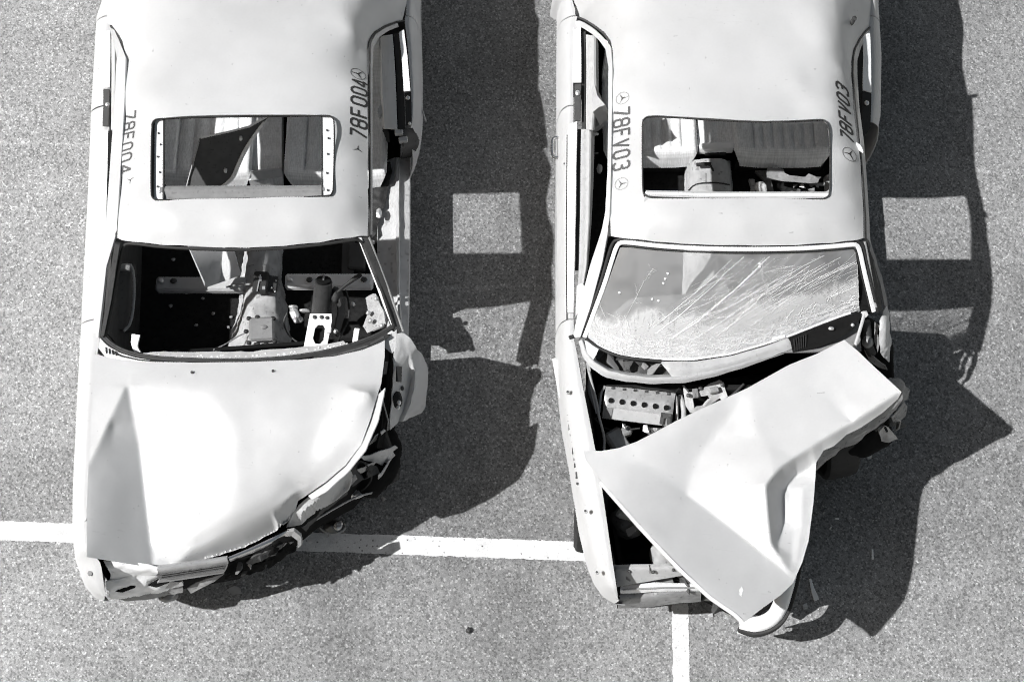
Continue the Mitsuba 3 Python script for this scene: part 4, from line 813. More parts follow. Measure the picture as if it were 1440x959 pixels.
# right footwell panel with clips, left door trim with its long pocket
add(f'{C}__kick_panel', sheet([(-0.808,0.043,0.560),(-0.751,0.052,0.600),(-0.701,-0.066,0.600),(-0.690,-0.136,0.620),(-0.738,-0.158,0.600),(-0.794,-0.167,0.560),(-0.821,-0.117,0.540),(-0.791,-0.042,0.540)], res=.014, thick=.01, rough=.05), 'tunnel_grey')
for q in [(-0.787,-0.066,0.600),(-0.773,-0.116,0.610),(-0.709,-0.153,0.630),(-0.744,0.010,0.620),(-0.883,0.025,0.500),(-0.966,-0.159,0.560)]:
    add(f'{C}__kick_panel__clip', lump(q, (.013, .014, .012), 5, .3, 2), 'bright_metal')
add(f'{C}__kick_panel__brace', loft([[(-0.970,0.059,0.500),(-0.960,-0.025,0.500),(-0.980,-0.144,0.500)], [(-0.927,0.084,0.460),(-0.924,-0.009,0.460),(-0.959,-0.153,0.460)]], n=16, m=3, thick=.01), 'dark_trim')
add(f'{C}__door_pocket', loft([[(-2.116,0.107,0.840),(-2.121,0.011,0.820),(-2.124,-0.105,0.800),(-2.134,-0.228,0.780)], [(-2.053,0.145,0.780),(-2.057,0.045,0.740),(-2.059,-0.085,0.700),(-2.081,-0.209,0.700)], [(-2.097,0.265,0.500),(-2.097,0.162,0.460),(-2.099,0.020,0.440),(-2.109,-0.128,0.460)]], n=30, m=5, thick=.01), 'dark_trim')
add(f'{C}__door_pocket__rim', sweep([(-2.119,0.094,0.860),(-2.086,0.119,0.840),(-2.052,0.124,0.820),(-2.041,0.028,0.780),(-2.043,-0.084,0.750),(-2.053,-0.184,0.740),(-2.086,-0.233,0.750)], .016, smooth_it=1), 'tunnel_grey')
add(f'{C}__door_pocket__pull', rbox((.07, .03, .03), (-2.088,0.090,0.860), (0, 10, 0)), 'grey_trim')
add(f'{C}__bulkhead', rbox((1.42, .03, .60), (CX, -.56, .52)), 'carpet')
rng = np.random.default_rng(8)
for q in [(-1.937,0.114,0.260),(-1.758,0.158,0.260),(-1.785,-0.003,0.260),(-1.692,0.066,0.260),(-1.590,0.045,0.260),(-1.603,-0.016,0.260),(-1.939,0.400,0.260),(-1.853,0.193,0.260)]:
    add(f'{C}__floor__glass_shard', lump(q, (.011, .009, .007), int(q[0] * -100), .5, 1), 'alloy', smooth=False)

# ================================================================= the car on the right
D = 'damaged_car_001'
label(D, 'right wreck, pale saloon with a crazed white windscreen and a hood folded into a peak', 'car')
DX = 1.165
PK = 'paint_pale'
shared(D, DX, PK, -1.02, 0)

# ---- roof
rl = [(0.540,1.070,1.295),(0.530,0.746,1.303),(0.521,0.454,1.303),(0.509,0.212,1.297),(0.511,0.087,1.287)]
rr = [(1.826,1.063,1.222),(1.824,0.868,1.232),(1.829,0.647,1.250),(1.830,0.429,1.270),(1.825,0.217,1.285),(1.817,0.078,1.280)]
hdr = [(0.511,0.088,1.285),(0.536,0.077,1.295),(0.587,0.065,1.305),(0.731,0.038,1.325),(0.876,0.022,1.333),(1.058,0.011,1.340),(1.240,0.009,1.340),(1.461,0.015,1.331),(1.647,0.034,1.316),(1.761,0.055,1.300),(1.792,0.065,1.292),(1.817,0.078,1.280)]
cl = [(0.545,1.183,1.240),(0.539,1.302,1.170),(0.511,1.413,1.070),(0.464,1.505,0.990),(0.415,1.565,0.950),(0.380,1.592,0.935)]
crp = [(1.835,1.151,1.203),(1.862,1.260,1.150),(1.910,1.368,1.070),(1.962,1.467,0.985),(2.003,1.528,0.935)]
rear = [(2.06, 1.95, .935), (1.83, 1.985, .955), (1.77, 1.80, 1.12), (1.69, 1.55, 1.318), (1.45, 1.565, 1.338), (1.165, 1.575, 1.347), (.89, 1.565, 1.338), (.64, 1.55, 1.318), (.56, 1.80, 1.12), (.50, 1.985, .955), (.27, 1.95, .935)]
outl = rl + hdr[1:-1] + rr[::-1] + crp + rear + cl[::-1]
SUNR = [(0.680,0.662,1.400),(0.686,0.704,1.400),(0.711,0.722,1.405),(0.818,0.717,1.410),(0.966,0.701,1.412),(1.188,0.687,1.412),(1.411,0.686,1.410),(1.580,0.699,1.405),(1.629,0.704,1.400),(1.654,0.683,1.400),(1.658,0.571,1.400),(1.640,0.285,1.400),(1.625,0.256,1.400),(1.591,0.243,1.402),(1.023,0.241,1.412),(0.717,0.254,1.402),(0.681,0.269,1.400),(0.673,0.301,1.400)]
crown = []
for y, dz in ((1.5, -.055), (1.25, -.02), (.9, 0), (.5, 0), (.25, -.01), (.1, -.035)):
    for u, z in ((-.60, 1.352), (-.50, 1.388), (-.33, 1.414), (0, 1.424), (.33, 1.414), (.50, 1.386), (.60, 1.347)):
        if u > .4 and y > .6:
            continue
        crown.append((DX + .02 + u * .98, y, z + dz))
dent = [(1.493,0.783,1.392),(1.453,1.154,1.412),(1.575,0.946,1.402),(1.672,1.119,1.398),(1.696,1.019,1.378),(1.737,1.177,1.372),(1.638,0.827,1.388),(1.703,0.797,1.366),(1.760,1.026,1.335),(1.760,1.367,1.345),(1.637,1.340,1.390)]
RS2 = roof_field(rl + hdr[1:-1] + rr + crown + dent + [(1.165, 1.575, 1.347), (.64, 1.55, 1.318), (1.69, 1.55, 1.318)])
roof_z2 = roof_surface(RS2, DX, rl[:1] + cl + [(.27, 1.95, .935)], rr[:1] + crp + [(2.06, 1.95, .935)])
k = add(f'{D}__roof', sheet(outl, holes=[SUNR], surf=roof_z2, res=.016, thick=.006), PK, smooth=50)
label(k, 'pale roof dented near its rear right corner, with a wavy sunroof edge')
add(f'{k}__lining', sheet([(x, y, 0) for x, y in ((.64, 0.10), (1.74, .10), (1.72, 1.2), (1.6, 1.5), (.74, 1.5), (.62, 1.2))], holes=[[(x + (.05 if x > DX else -.05), y + (.012 if y > .5 else -.012), z) for x, y, z in SUNR]], surf=lambda xy: roof_z2(xy) - .035, res=.05, thick=.004), 'lining')
add(f'{k}__sunroof_seal', sweep(chaikin(SUNR + SUNR[:2], 2) - [0, 0, .006], .007, .012, kind='rect'), 'dark_trim')
k1 = add(f'{k}__lettering', lettering('78FV03', (1.802,0.616,1.320), (-.03, 1, 0), (-1, -.02, 0), .322, .074, roof_z2, .0012, .17, slant=.009), 'ink', smooth=False)
label(k1, 'dark stencilled figures 78FV03 along the right edge of the right roof')
k1 = add(f'{k}__lettering', lettering('78FV03', (0.537,0.802,1.340), (-.02, -1, 0), (1, 0, 0), .355, .080, roof_z2, .0012, .15), 'pale_ink', smooth=False)
label(k1, 'grey stencilled figures 78FV03 along the left edge of the right roof')
add(f'{k}__star', star((1.764,0.526,1.350), .041, 180, roof_z2, .0012, False, .12), 'ink', smooth=False)
add(f'{k}__star_ring', star((1.764,0.526,1.350), .042, 0, roof_z2, .0012, only_ring=True), 'pale_ink', smooth=False)
add(f'{k}__star', star((0.584,0.857,1.380), .032, 0, roof_z2, .0012, False, .13), 'pale_ink', smooth=False)
add(f'{k}__star_ring', star((0.584,0.857,1.380), .034, 0, roof_z2, .0012, only_ring=True), 'grey_trim', smooth=False)
add(f'{k}__star', star((0.569,0.363,1.380), .032, 0, roof_z2, .0012, False, .12), 'pale_ink', smooth=False)
add(f'{k}__star_ring', star((0.569,0.363,1.380), .034, 0, roof_z2, .0012, only_ring=True), 'grey_trim', smooth=False)
m_ = (1.852,1.394,1.240)
add(f'{k}__rivet', cyl((m_[0], m_[1], m_[2] - .04), (m_[0] + .008, m_[1], m_[2] + .018), .013), 'dark_steel')
add(f'{D}__sunroof_lip', loft([[(0.691,0.297,1.375),(1.028,0.286,1.380),(1.634,0.289,1.375)], [(0.690,0.282,1.380),(1.027,0.272,1.385),(1.633,0.272,1.380)], [(0.683,0.258,1.370),(1.027,0.244,1.375),(1.644,0.246,1.370)], [(0.679,0.231,1.360),(1.027,0.220,1.365),(1.648,0.223,1.360)]], n=24, m=3, thick=.01), 'light_trim')
add(f'{D}__sunroof_lip__lip_bead', sweep([(0.686,0.282,1.388),(1.026,0.270,1.392),(1.631,0.272,1.388)], .014, .010, kind='rect'), 'white_strip')

# ---- gutters, pillars, windscreen frame
add(f'{D}__drip_rail', sweep([(x - .006, y, z - .006) for x, y, z in cl[::-1] + rl], .014, .012, smooth_it=1), 'dark_trim')
add(f'{D}__drip_rail', sweep([(x + .006, y, z - .006) for x, y, z in crp[::-1] + rr], .012, .012, smooth_it=1), 'dark_trim')
add(f'{D}__roof_rail', loft([[(0.343,1.525,0.940),(0.363,1.562,0.955),(0.398,1.539,0.970),(0.458,1.459,1.030),(0.503,1.353,1.120),(0.540,1.239,1.210),(0.544,1.065,1.303),(0.533,0.742,1.311),(0.524,0.450,1.311),(0.514,0.209,1.303),(0.505,0.122,1.272),(0.475,-0.010,1.160),(0.417,-0.200,1.035),(0.362,-0.343,0.952)], [(0.351,1.499,0.930),(0.375,1.529,0.940),(0.406,1.512,0.955),(0.447,1.443,1.010),(0.488,1.342,1.100),(0.513,1.223,1.200),(0.522,1.067,1.285),(0.515,0.748,1.298),(0.506,0.457,1.298),(0.491,0.217,1.285),(0.473,0.134,1.245),(0.417,0.003,1.130),(0.359,-0.190,1.010),(0.325,-0.339,0.940)]], n=70, m=3, thick=.012), PK)
add(f'{D}__roof_rail', loft([[(1.987,1.510,0.950),(1.935,1.409,1.030),(1.885,1.295,1.120),(1.858,1.193,1.175),(1.845,1.072,1.205),(1.842,0.877,1.215),(1.846,0.651,1.242),(1.849,0.438,1.252),(1.845,0.229,1.260),(1.841,0.091,1.250)], [(2.005,1.505,0.935),(1.960,1.409,1.000),(1.914,1.299,1.090),(1.879,1.190,1.150),(1.866,1.083,1.185),(1.863,0.888,1.195),(1.869,0.662,1.220),(1.869,0.451,1.225),(1.866,0.242,1.230),(1.864,0.084,1.220)]], n=50, m=3, thick=.012), 'alloy')
add(f'{D}__roof_rail__rail_tear', lump((1.836,0.607,1.262), (.012, .03, .012), 5, .5, 2, .5), 'white_strip')
wf = [(0.381,-0.345,0.955),(0.396,-0.312,0.975),(0.439,-0.210,1.040),(0.483,-0.108,1.105),(0.521,-0.005,1.195),(0.541,0.041,1.255),(0.559,0.055,1.277),(0.602,0.047,1.295),(0.732,0.020,1.315),(0.877,0.005,1.323),(1.059,-0.005,1.328),(1.241,-0.007,1.328),(1.461,0.000,1.320),(1.648,0.019,1.305),(1.750,0.037,1.290),(1.781,0.040,1.280),(1.798,0.018,1.262),(1.822,-0.052,1.200),(1.856,-0.134,1.120),(1.887,-0.204,1.045),(1.897,-0.226,1.020)]
add(f'{D}__windscreen_trim', sweep(wf, .023, .012, kind='rect', smooth_it=1), 'white_strip')
add(f'{D}__windscreen_seal', sweep([(x * 1 + (-.022 if x < DX else .022) * (1 if abs(x - DX) > .60 else 0), y + (.018 if abs(x - DX) <= .66 else 0), z - .004) for x, y, z in wf], .018, .014, smooth_it=1), 'rubber')
add(f'{D}__windscreen_trim__trim_shadow', sweep([(x + (.018 if x < DX else -.014) * (1 if abs(x - DX) > .60 else 0), y - (.016 if abs(x - DX) <= .66 else 0), z - .010) for x, y, z in wf[1:-1]], .010, .008, smooth_it=1), 'rubber')
add(f'{D}__pillar_skin', loft([[(1.787,0.027,1.240),(1.827,-0.055,1.170),(1.866,-0.146,1.080),(1.897,-0.226,1.000)], [(1.758,0.036,1.220),(1.776,-0.062,1.140),(1.806,-0.150,1.060),(1.840,-0.220,0.985)]], n=24, m=3, thick=.012, rough=.01), 'black_void')
add(f'{D}__pillar_skin', loft([[(1.800,0.070,1.270),(1.834,-0.012,1.210),(1.872,-0.114,1.120),(1.910,-0.222,1.010)], [(1.840,0.079,1.250),(1.880,-0.011,1.180),(1.921,-0.106,1.080),(1.951,-0.202,0.980)]], n=24, m=3, thick=.02), 'dark_trim')
add(f'{D}__pillar_skin__pillar_trim', sweep([(1.825,0.063,1.268),(1.843,0.002,1.225),(1.874,-0.100,1.135),(1.906,-0.210,1.040)], .014, .012), 'alloy')
add(f'{D}__bent_pillar_panel', loft([[(1.849,0.125,1.220),(1.862,0.078,1.190),(1.920,-0.008,1.060),(1.965,-0.125,0.950),(1.985,-0.186,0.900)], [(1.876,0.136,1.150),(1.897,0.080,1.120),(1.956,-0.015,1.000),(1.995,-0.104,0.900),(2.006,-0.153,0.860)]], n=24, m=3, thick=.01, rough=.012), 'grey_trim')
add(f'{D}__bent_pillar_panel__edge_strip', sweep([(1.851,0.320,1.240),(1.847,0.199,1.235),(1.855,0.105,1.220),(1.868,0.071,1.195),(1.851,0.006,1.160),(1.853,-0.038,1.130)], .013, .012), 'alloy')

# ---- shattered windscreen
def glass_grid(n=90, m=40):
    t = resample([A(q) + [0, -.012, -.010] for q in [(0.559,0.045,1.272),(0.602,0.038,1.288),(0.732,0.013,1.308),(0.877,-0.003,1.318),(1.059,-0.013,1.322),(1.241,-0.013,1.322),(1.462,-0.005,1.314),(1.648,0.015,1.300),(1.774,0.035,1.276)]], n)
    b = resample([(0.392,-0.343,0.950),(0.448,-0.385,0.945),(0.507,-0.421,0.945),(0.595,-0.454,0.950),(0.780,-0.469,0.958),(0.947,-0.471,0.962),(1.134,-0.444,0.966),(1.303,-0.394,0.970),(1.454,-0.344,0.975),(1.605,-0.284,0.985),(1.736,-0.237,0.998),(1.821,-0.214,1.010)], n)
    rows, uv = [], []
    for j in range(m + 1):
        s = j / m
        bow = .030 * math.sin(math.pi * s)
        sag = .012 * math.sin(math.pi * s) * np.exp(-((np.linspace(0, 1, n) - .68) / .2) ** 2)
        rows.append(t * (1 - s) + b * s + np.stack([np.zeros(n), -bow * .6 * np.ones(n), bow - sag], 1))
        uv.append(np.stack([np.linspace(0, 1, n), np.full(n, s)], 1))
    V, UV = np.vstack(rows), np.vstack(uv)
    V[:, 2] += .005 * (meshkit.fbm(V * 16, 3, 3) - .5)
    i, j = np.meshgrid(np.arange(m), np.arange(n - 1), indexing='ij')
    q = np.stack([i * n + j, (i + 1) * n + j, (i + 1) * n + j + 1, i * n + j + 1], -1).reshape(-1, 4)
    return V, q, UV, n, m
V, q, UV, n_, m__ = glass_grid()
k = add(f'{D}__windscreen', trimesh.Trimesh(V, np.vstack([q[:, [0, 1, 2]], q[:, [0, 2, 3]]]), process=False), 'shattered_glass', smooth=True, uv=UV)
label(k, 'crazed windscreen, whitest along its broken lower edge')
G3 = V.reshape(m__ + 1, n_, 3)
def on_glass(u, v):
    a, b = np.clip(u, 0, 1) * (n_ - 1), np.clip(v, 0, 1) * m__
    i, j = int(min(a, n_ - 2)), int(min(b, m__ - 1))
    fa, fb = a - i, b - j
    return (G3[j, i] * (1 - fa) + G3[j, i + 1] * fa) * (1 - fb) + (G3[j + 1, i] * (1 - fa) + G3[j + 1, i + 1] * fa) * fb
rng = np.random.default_rng(21)
def crack(u0, v0, u1, v1, w, wob=.01, n=12):
    pts, off = [], 0
    for t in np.linspace(0, 1, n):
        off += rng.normal(0, wob / 3)
        pts.append(on_glass(u0 + (u1 - u0) * t + off * .5, v0 + (v1 - v0) * t + off) + [0, -.001, .0025])
    return sweep(pts, w, .0012, kind='rect', caps=False)
long_cracks, fine_cracks = [], []
# long diagonal tears fanning from the lower left to the header
for u0, v0, u1, v1, w in ((.24, .74, .52, .02, .0042), (.30, .80, .63, .03, .0050), (.30, .78, .60, .16, .003), (.22, .70, .47, .04, .003), (.36, .82, .70, .30, .0032), (.46, .80, .62, .40, .0035), (.20, .70, .40, .30, .0024), (.40, .62, .86, .05, .0036),
                           (.52, .66, .93, .10, .0030), (.55, .52, .80, .16, .0034), (.62, .60, .97, .20, .0025), (.48, .42, .66, .05, .0022), (.10, .80, .14, .28, .0024), (.14, .28, .16, .16, .0018), (.60, .20, .74, .14, .0026), (.60, .04, .61, .26, .0020), (.61, .26, .66, .50, .0020), (.58, .75, .74, .48, .0026),
                           (.88, .66, .99, .58, .0040), (.25, .68, .38, .50, .002), (.44, .30, .56, .06, .002)):
    long_cracks.append(crack(u0, v0, u1, v1, w * .62, .006, 18))
    for b in range(7):
        t = rng.uniform(.05, .95)
        u, v, l = u0 + (u1 - u0) * t, v0 + (v1 - v0) * t, rng.uniform(.03, .12)
        a = math.atan2(v1 - v0, u1 - u0) + rng.choice([-1, 1]) * rng.uniform(.15, .9)
        fine_cracks.append(crack(u, v, u + l * math.cos(a) * .6, v + l * math.sin(a), w * rng.uniform(.2, .5), .02, 8))
for i in range(120):
    u = rng.uniform(.30, .98); v = rng.uniform(.05, .72)
    if v < .45 - .4 * (u - .3):
        v += .25
    l = rng.uniform(.05, .22)
    fine_cracks.append(crack(u, v, u + l * rng.uniform(.3, .9), v - l * rng.uniform(.4, 1.1), rng.uniform(.0007, .0015), .006, 7))
for i in range(800):
    u = rng.uniform(0.02, .99); v = 1 - abs(rng.normal(0, .12)) - .01
    v -= .10 * max(0, u - .6)
    a = rng.uniform(0, 2 * math.pi); l = rng.uniform(.02, .09)
    fine_cracks.append(crack(u, v, u + l * math.cos(a), v + l * 1.6 * math.sin(a), rng.uniform(.0010, .0026), .03, 6))
labels[add(f'{k}__long_crack', cat(*long_cracks), 'glass_crack', smooth=False)] = {'kind': 'stuff'}
labels[add(f'{k}__fine_crack', cat(*fine_cracks), 'glass_crack', smooth=False)] = {'kind': 'stuff'}
flk = [lump(on_glass(u, v) + [0, 0, .004], (.007, .006, .004), i, .4, 1) for i, (u, v) in enumerate(((.225, .20), (.22, .25), (.217, .29), (.215, .45), (.19, .44), (.59, .10), (.592, .13), (.06, .44)))]
labels[add(f'{k}__glass_flake', cat(*flk), 'white_strip', smooth=False)] = {'kind': 'stuff'}
add(f'{k}__broken_edge', sweep([A(on_glass(u, .995)) + [0, -.004, .002] for u in np.linspace(.04, .97, 60)], .012, .007, kind='round', sides=6), 'white_strip')

# ---- cowl: open channel on the left, cover plate, black grille on the right
add(f'{D}__cowl_channel', loft([[(0.351,-0.365,0.945),(0.365,-0.443,0.940),(0.409,-0.508,0.935),(0.483,-0.558,0.930),(0.594,-0.586,0.930),(0.742,-0.597,0.930),(0.890,-0.593,0.930),(1.040,-0.562,0.930),(1.190,-0.516,0.935),(1.462,-0.419,0.940)], [(0.369,-0.361,0.955),(0.387,-0.424,0.955),(0.431,-0.484,0.955),(0.504,-0.531,0.955),(0.608,-0.559,0.955),(0.741,-0.571,0.955),(0.882,-0.567,0.955),(1.031,-0.539,0.955),(1.181,-0.492,0.955),(1.453,-0.398,0.960)], [(0.386,-0.363,0.920),(0.408,-0.412,0.900),(0.449,-0.452,0.890),(0.516,-0.492,0.880),(0.620,-0.516,0.880),(0.747,-0.528,0.880),(0.882,-0.524,0.880),(1.032,-0.496,0.880),(1.184,-0.448,0.880),(1.455,-0.364,0.900)]], n=60, m=4, thick=.006, rough=.006), 'light_trim')
add(f'{D}__cowl_channel__channel_floor', sheet([(0.399,-0.332,0.860),(0.452,-0.372,0.860),(0.563,-0.433,0.860),(0.863,-0.441,0.860),(1.052,-0.413,0.860),(1.051,-0.485,0.840),(0.787,-0.525,0.840),(0.563,-0.501,0.840),(0.444,-0.437,0.840)], res=.02, thick=.01, rough=.05), 'dark_trim')
for i, q in enumerate([(0.464,-0.416,0.900),(0.531,-0.468,0.890),(0.613,-0.476,0.900),(0.691,-0.480,0.900),(0.590,-0.447,0.910),(0.747,-0.499,0.900),(0.665,-0.455,0.910)]):
    add(f'{D}__cowl_channel__scrap', scrap(q, (.05 + .012 * (i % 3), .03, .012), 40 + i), 'grey_trim' if i % 2 else 'dark_steel')
add(f'{D}__cowl_channel__corner_gusset', sheet([(0.381,-0.365,0.955),(0.418,-0.377,0.955),(0.455,-0.408,0.955),(0.439,-0.446,0.950),(0.424,-0.470,0.950),(0.395,-0.434,0.950)], res=.01, thick=.006, rough=.012), 'white_strip')
add(f'{D}__lower_seal', sweep([(0.388,-0.353,0.955),(0.440,-0.395,0.950),(0.514,-0.434,0.950),(0.602,-0.463,0.953),(0.780,-0.480,0.960)], .018, .016, smooth_it=2), 'rubber')
add(f'{D}__cowl_cover', sheet([(0.772,-0.483,0.962),(0.965,-0.484,0.966),(1.151,-0.454,0.970),(1.320,-0.404,0.974),(1.445,-0.357,0.978),(1.478,-0.406,0.960),(1.358,-0.454,0.950),(1.152,-0.516,0.945),(0.983,-0.562,0.940),(0.846,-0.577,0.940)], lines=[[(0.800,-0.531,0.965),(0.982,-0.524,0.968),(1.168,-0.486,0.972),(1.452,-0.384,0.975)]], res=.012, thick=.008, rough=.008), 'light_trim')
add(f'{D}__cowl_cover__clip', rbox((.07, .016, .012), (1.396,-0.360,0.985), (0, 0, 14)), 'white_strip')
kv = add(f'{D}__wiper_vent', sheet([(1.454,-0.362,0.990),(1.525,-0.344,0.995),(1.601,-0.314,1.000),(1.713,-0.270,1.010),(1.834,-0.222,1.020),(1.830,-0.254,1.010),(1.787,-0.314,1.000),(1.711,-0.368,0.985),(1.600,-0.410,0.970),(1.470,-0.432,0.955)], res=.012, thick=.02), 'black_void')
label(kv, 'black cowl grille at the right foot of the windscreen')
for i in range(6):
    t = i / 26
    a = A((1.472,-0.372,0.995)) * (1 - t) + A((1.806,-0.246,1.020)) * t
    b = A((1.481,-0.427,0.962)) * (1 - t) + A((1.764,-0.322,1.000)) * t
    add(f'{kv}__vent_rib', sweep([a + [0, 0, .004], (a + b) / 2 + [0, 0, .006], b + [0, 0, .004]], .006, .004, kind='rect'), 'rubber')
add(f'{kv}__clip', lump((1.669,-0.319,1.012), (.016, .010, .008), 3, .3, 2), 'bright_metal')
add(f'{kv}__clip', lump((1.782,-0.299,1.012), (.010, .010, .008), 5, .3, 2), 'bright_metal')
add(f'{D}__hood_stay', sweep([(1.846,-0.238,1.030),(1.829,-0.294,1.020),(1.810,-0.354,1.000),(1.791,-0.410,0.980)], .018, .016), 'light_trim')
add(f'{D}__hood_stay__joint', scrap((1.841,-0.248,1.035), (.030, .022, .014), 7, 14), 'light_trim')

# ---- hood, folded up into a peak
ho = [(0.366,-0.964,0.945),(0.457,-0.969,0.950),(0.548,-0.957,0.960),(0.639,-0.927,0.975),(0.731,-0.881,0.985),(0.841,-0.823,0.995),(0.970,-0.762,1.010),(1.210,-0.657,1.030),(1.434,-0.533,1.045),(1.584,-0.472,1.050),(1.723,-0.401,1.060),(1.789,-0.472,1.080),(1.863,-0.567,1.105),(1.984,-0.715,1.140),(1.970,-0.740,1.090),(1.895,-0.799,1.040),(1.785,-0.869,1.020),(1.711,-0.904,1.010),(1.644,-0.962,1.000),(1.591,-0.985,1.000),(1.553,-1.044,0.995),(1.544,-1.149,0.965),(1.534,-1.238,0.950),(1.496,-1.445,0.955),(1.456,-1.559,0.970),(1.400,-1.674,0.995),(1.332,-1.741,1.030),(1.231,-1.819,1.075),(1.135,-1.897,1.120),(1.098,-1.858,1.120),(0.977,-1.768,1.115),(0.843,-1.632,1.100),(0.743,-1.513,1.075),(0.642,-1.387,1.040),(0.547,-1.257,1.000),(0.457,-1.131,0.955),(0.415,-1.067,0.945),(0.380,-1.020,0.940)]
hl = [[(0.517,-1.051,0.955),(0.656,-1.024,0.955),(0.699,-1.040,0.957)], [(0.699,-1.040,0.957),(0.792,-1.116,0.945),(0.889,-1.195,0.930),(1.012,-1.299,0.940),(1.149,-1.415,0.955),(1.285,-1.538,0.975),(1.398,-1.644,0.990)],
      [(1.142,-0.790,1.000),(1.053,-0.885,0.975),(0.967,-0.992,0.950),(0.918,-1.094,0.935),(0.889,-1.195,0.930)], [(0.889,-1.195,0.930),(1.048,-1.191,0.980),(1.186,-1.186,1.040),(1.277,-1.185,1.085)],
      [(1.277,-1.185,1.085),(1.285,-1.325,1.055),(1.298,-1.470,1.010)], [(1.298,-1.470,1.010),(1.352,-1.558,0.995),(1.398,-1.644,0.990)], [(1.377,-1.175,0.925),(1.379,-1.338,0.905),(1.340,-1.474,0.955)],
      [(1.277,-1.185,1.085),(1.366,-1.087,1.070),(1.435,-1.042,1.060)], [(1.394,-1.164,0.915),(1.460,-1.087,0.910),(1.529,-1.059,0.955)], [(1.423,-1.212,0.925),(1.428,-1.381,0.925),(1.399,-1.558,0.965)], [(1.478,-1.169,0.958),(1.462,-1.369,0.950),(1.428,-1.540,0.968)],
      [(1.435,-1.042,1.060),(1.554,-0.960,1.065),(1.702,-0.874,1.080),(1.847,-0.793,1.110),(1.970,-0.721,1.135)], [(1.533,-0.601,1.050),(1.624,-0.713,1.058),(1.732,-0.845,1.062)],
      [(0.674,-0.998,0.968),(0.766,-0.934,0.982),(0.894,-0.855,1.000),(1.043,-0.763,1.013)], [(1.236,-0.868,1.040),(1.338,-0.986,1.050)]]
hm2 = sheet(ho, hl, res=.010, thick=.003, blur=.006, soft=.022, crisp=[hl[1][2:], hl[3], hl[4], hl[5], hl[6], hl[7], hl[8], hl[10], hl[11]], rough=.009, rfreq=5)
k = add(f'{D}__hood', hm2, PK, smooth=38)
label(k, 'pale hood folded into a peak and swung across the nose')
eg = [(1.986,-0.711,1.130),(1.898,-0.777,1.030),(1.789,-0.847,1.000),(1.716,-0.882,0.990),(1.643,-0.936,0.965),(1.572,-0.993,0.930)]
add(f'{k}__inner_edge', loft([eg, [(x + .008, y - .035, z - .06) for x, y, z in eg], [(x - .004, y - .045, z - .15) for x, y, z in eg]], n=40, m=4, thick=.006, rough=.03), 'torn_grey')
add(f'{k}__paint_chip', sheet([(1.124,-1.723,1.000),(1.136,-1.705,1.000),(1.142,-1.726,1.000),(1.130,-1.762,1.000),(1.123,-1.748,1.000)], surf=lambda q: hm2.surf(q) + .003, res=.008, thick=.002), 'white_strip')
sd = [(0.457,-1.130,0.952),(0.547,-1.256,0.998),(0.642,-1.386,1.038),(0.743,-1.513,1.073),(0.843,-1.632,1.098),(0.977,-1.768,1.113),(1.099,-1.857,1.118),(1.132,-1.893,1.118)]
add(f'{k}__flange', loft([sd, [(x - .010, y - .010, z - .006) for x, y, z in sd], [(x - .006, y - .004, z - .03) for x, y, z in sd]], n=40, m=3, thick=.004), PK)

# ---- left side
lo = [(0.270,2.017,0.650),(0.261,1.732,0.650),(0.257,1.406,0.650),(0.254,1.086,0.650),(0.249,0.774,0.650),(0.247,0.467,0.650),(0.244,0.167,0.650),(0.240,-0.086,0.650),(0.238,-0.293,0.650),(0.246,-0.497,0.650),(0.265,-0.698,0.650),(0.290,-0.897,0.650),(0.318,-1.093,0.650),(0.353,-1.286,0.650),(0.391,-1.458,0.650),(0.427,-1.571,0.650),(0.469,-1.642,0.650),(0.534,-1.694,0.650)]
lo = [(.205, 2.95, .65), (.22, 2.3, .65), (.22, 1.75, .65)] + lo
li = [(0.368,1.592,0.935),(0.343,1.496,0.935),(0.340,1.248,0.935),(0.336,0.894,0.935),(0.329,0.634,0.935),(0.326,0.337,0.935),(0.324,0.045,0.935),(0.323,-0.202,0.940),(0.322,-0.347,0.940)]
li = [(.36, 2.95, .9), (.31, 2.3, .935), (.275, 1.95, .935)] + li
lf = [(0.325,-0.357,0.945),(0.343,-0.443,0.940),(0.370,-0.621,0.940),(0.401,-0.795,0.935),(0.432,-0.974,0.930),(0.455,-1.122,0.925),(0.481,-1.322,0.915),(0.505,-1.500,0.885),(0.530,-1.650,0.820),(0.546,-1.706,0.700)]
add(f'{D}__rear_fender', body_side(lo, li, -1, 1.60, 2.94, 1.77), PK)
add(f'{D}__rear_door', body_side(lo, li, -1, 1.035, 1.595), PK)
kd = add(f'{D}__front_door', body_side(lo, li, -1, -.235, 1.027), PK)
kf = add(f'{D}__front_fender', body_side(lo, lf, -1, (0.538,-1.691,0.650)[1], -.243, -1.02, nose=True), PK)
hd = [(0.233,0.902,0.800),(0.223,0.880,0.800),(0.223,0.801,0.800),(0.232,0.779,0.800)]
add(f'{kd}__handle', sweep([(hd[0][0] + .03,) + hd[0][1:]] + hd + [(hd[-1][0] + .03,) + hd[-1][1:]], .016, .02, smooth_it=1), 'chrome')
for i, q in enumerate([(0.292,0.686,0.900),(0.289,-0.307,0.900),(0.293,-0.643,0.925),(0.376,-1.284,0.925),(0.432,-1.586,0.860)]):
    add(f'{D}__front_fender__bolt' if i > 1 else f'{kd}__bolt', cyl(q, (q[0] - .003, q[1], q[2] + .012), .0105), 'alloy')
    add(f'{D}__front_fender__bolt' if i > 1 else f'{kd}__bolt', cyl((q[0] - .003, q[1], q[2] + .012), (q[0] - .0035, q[1], q[2] + .014), .0065), 'dark_trim')
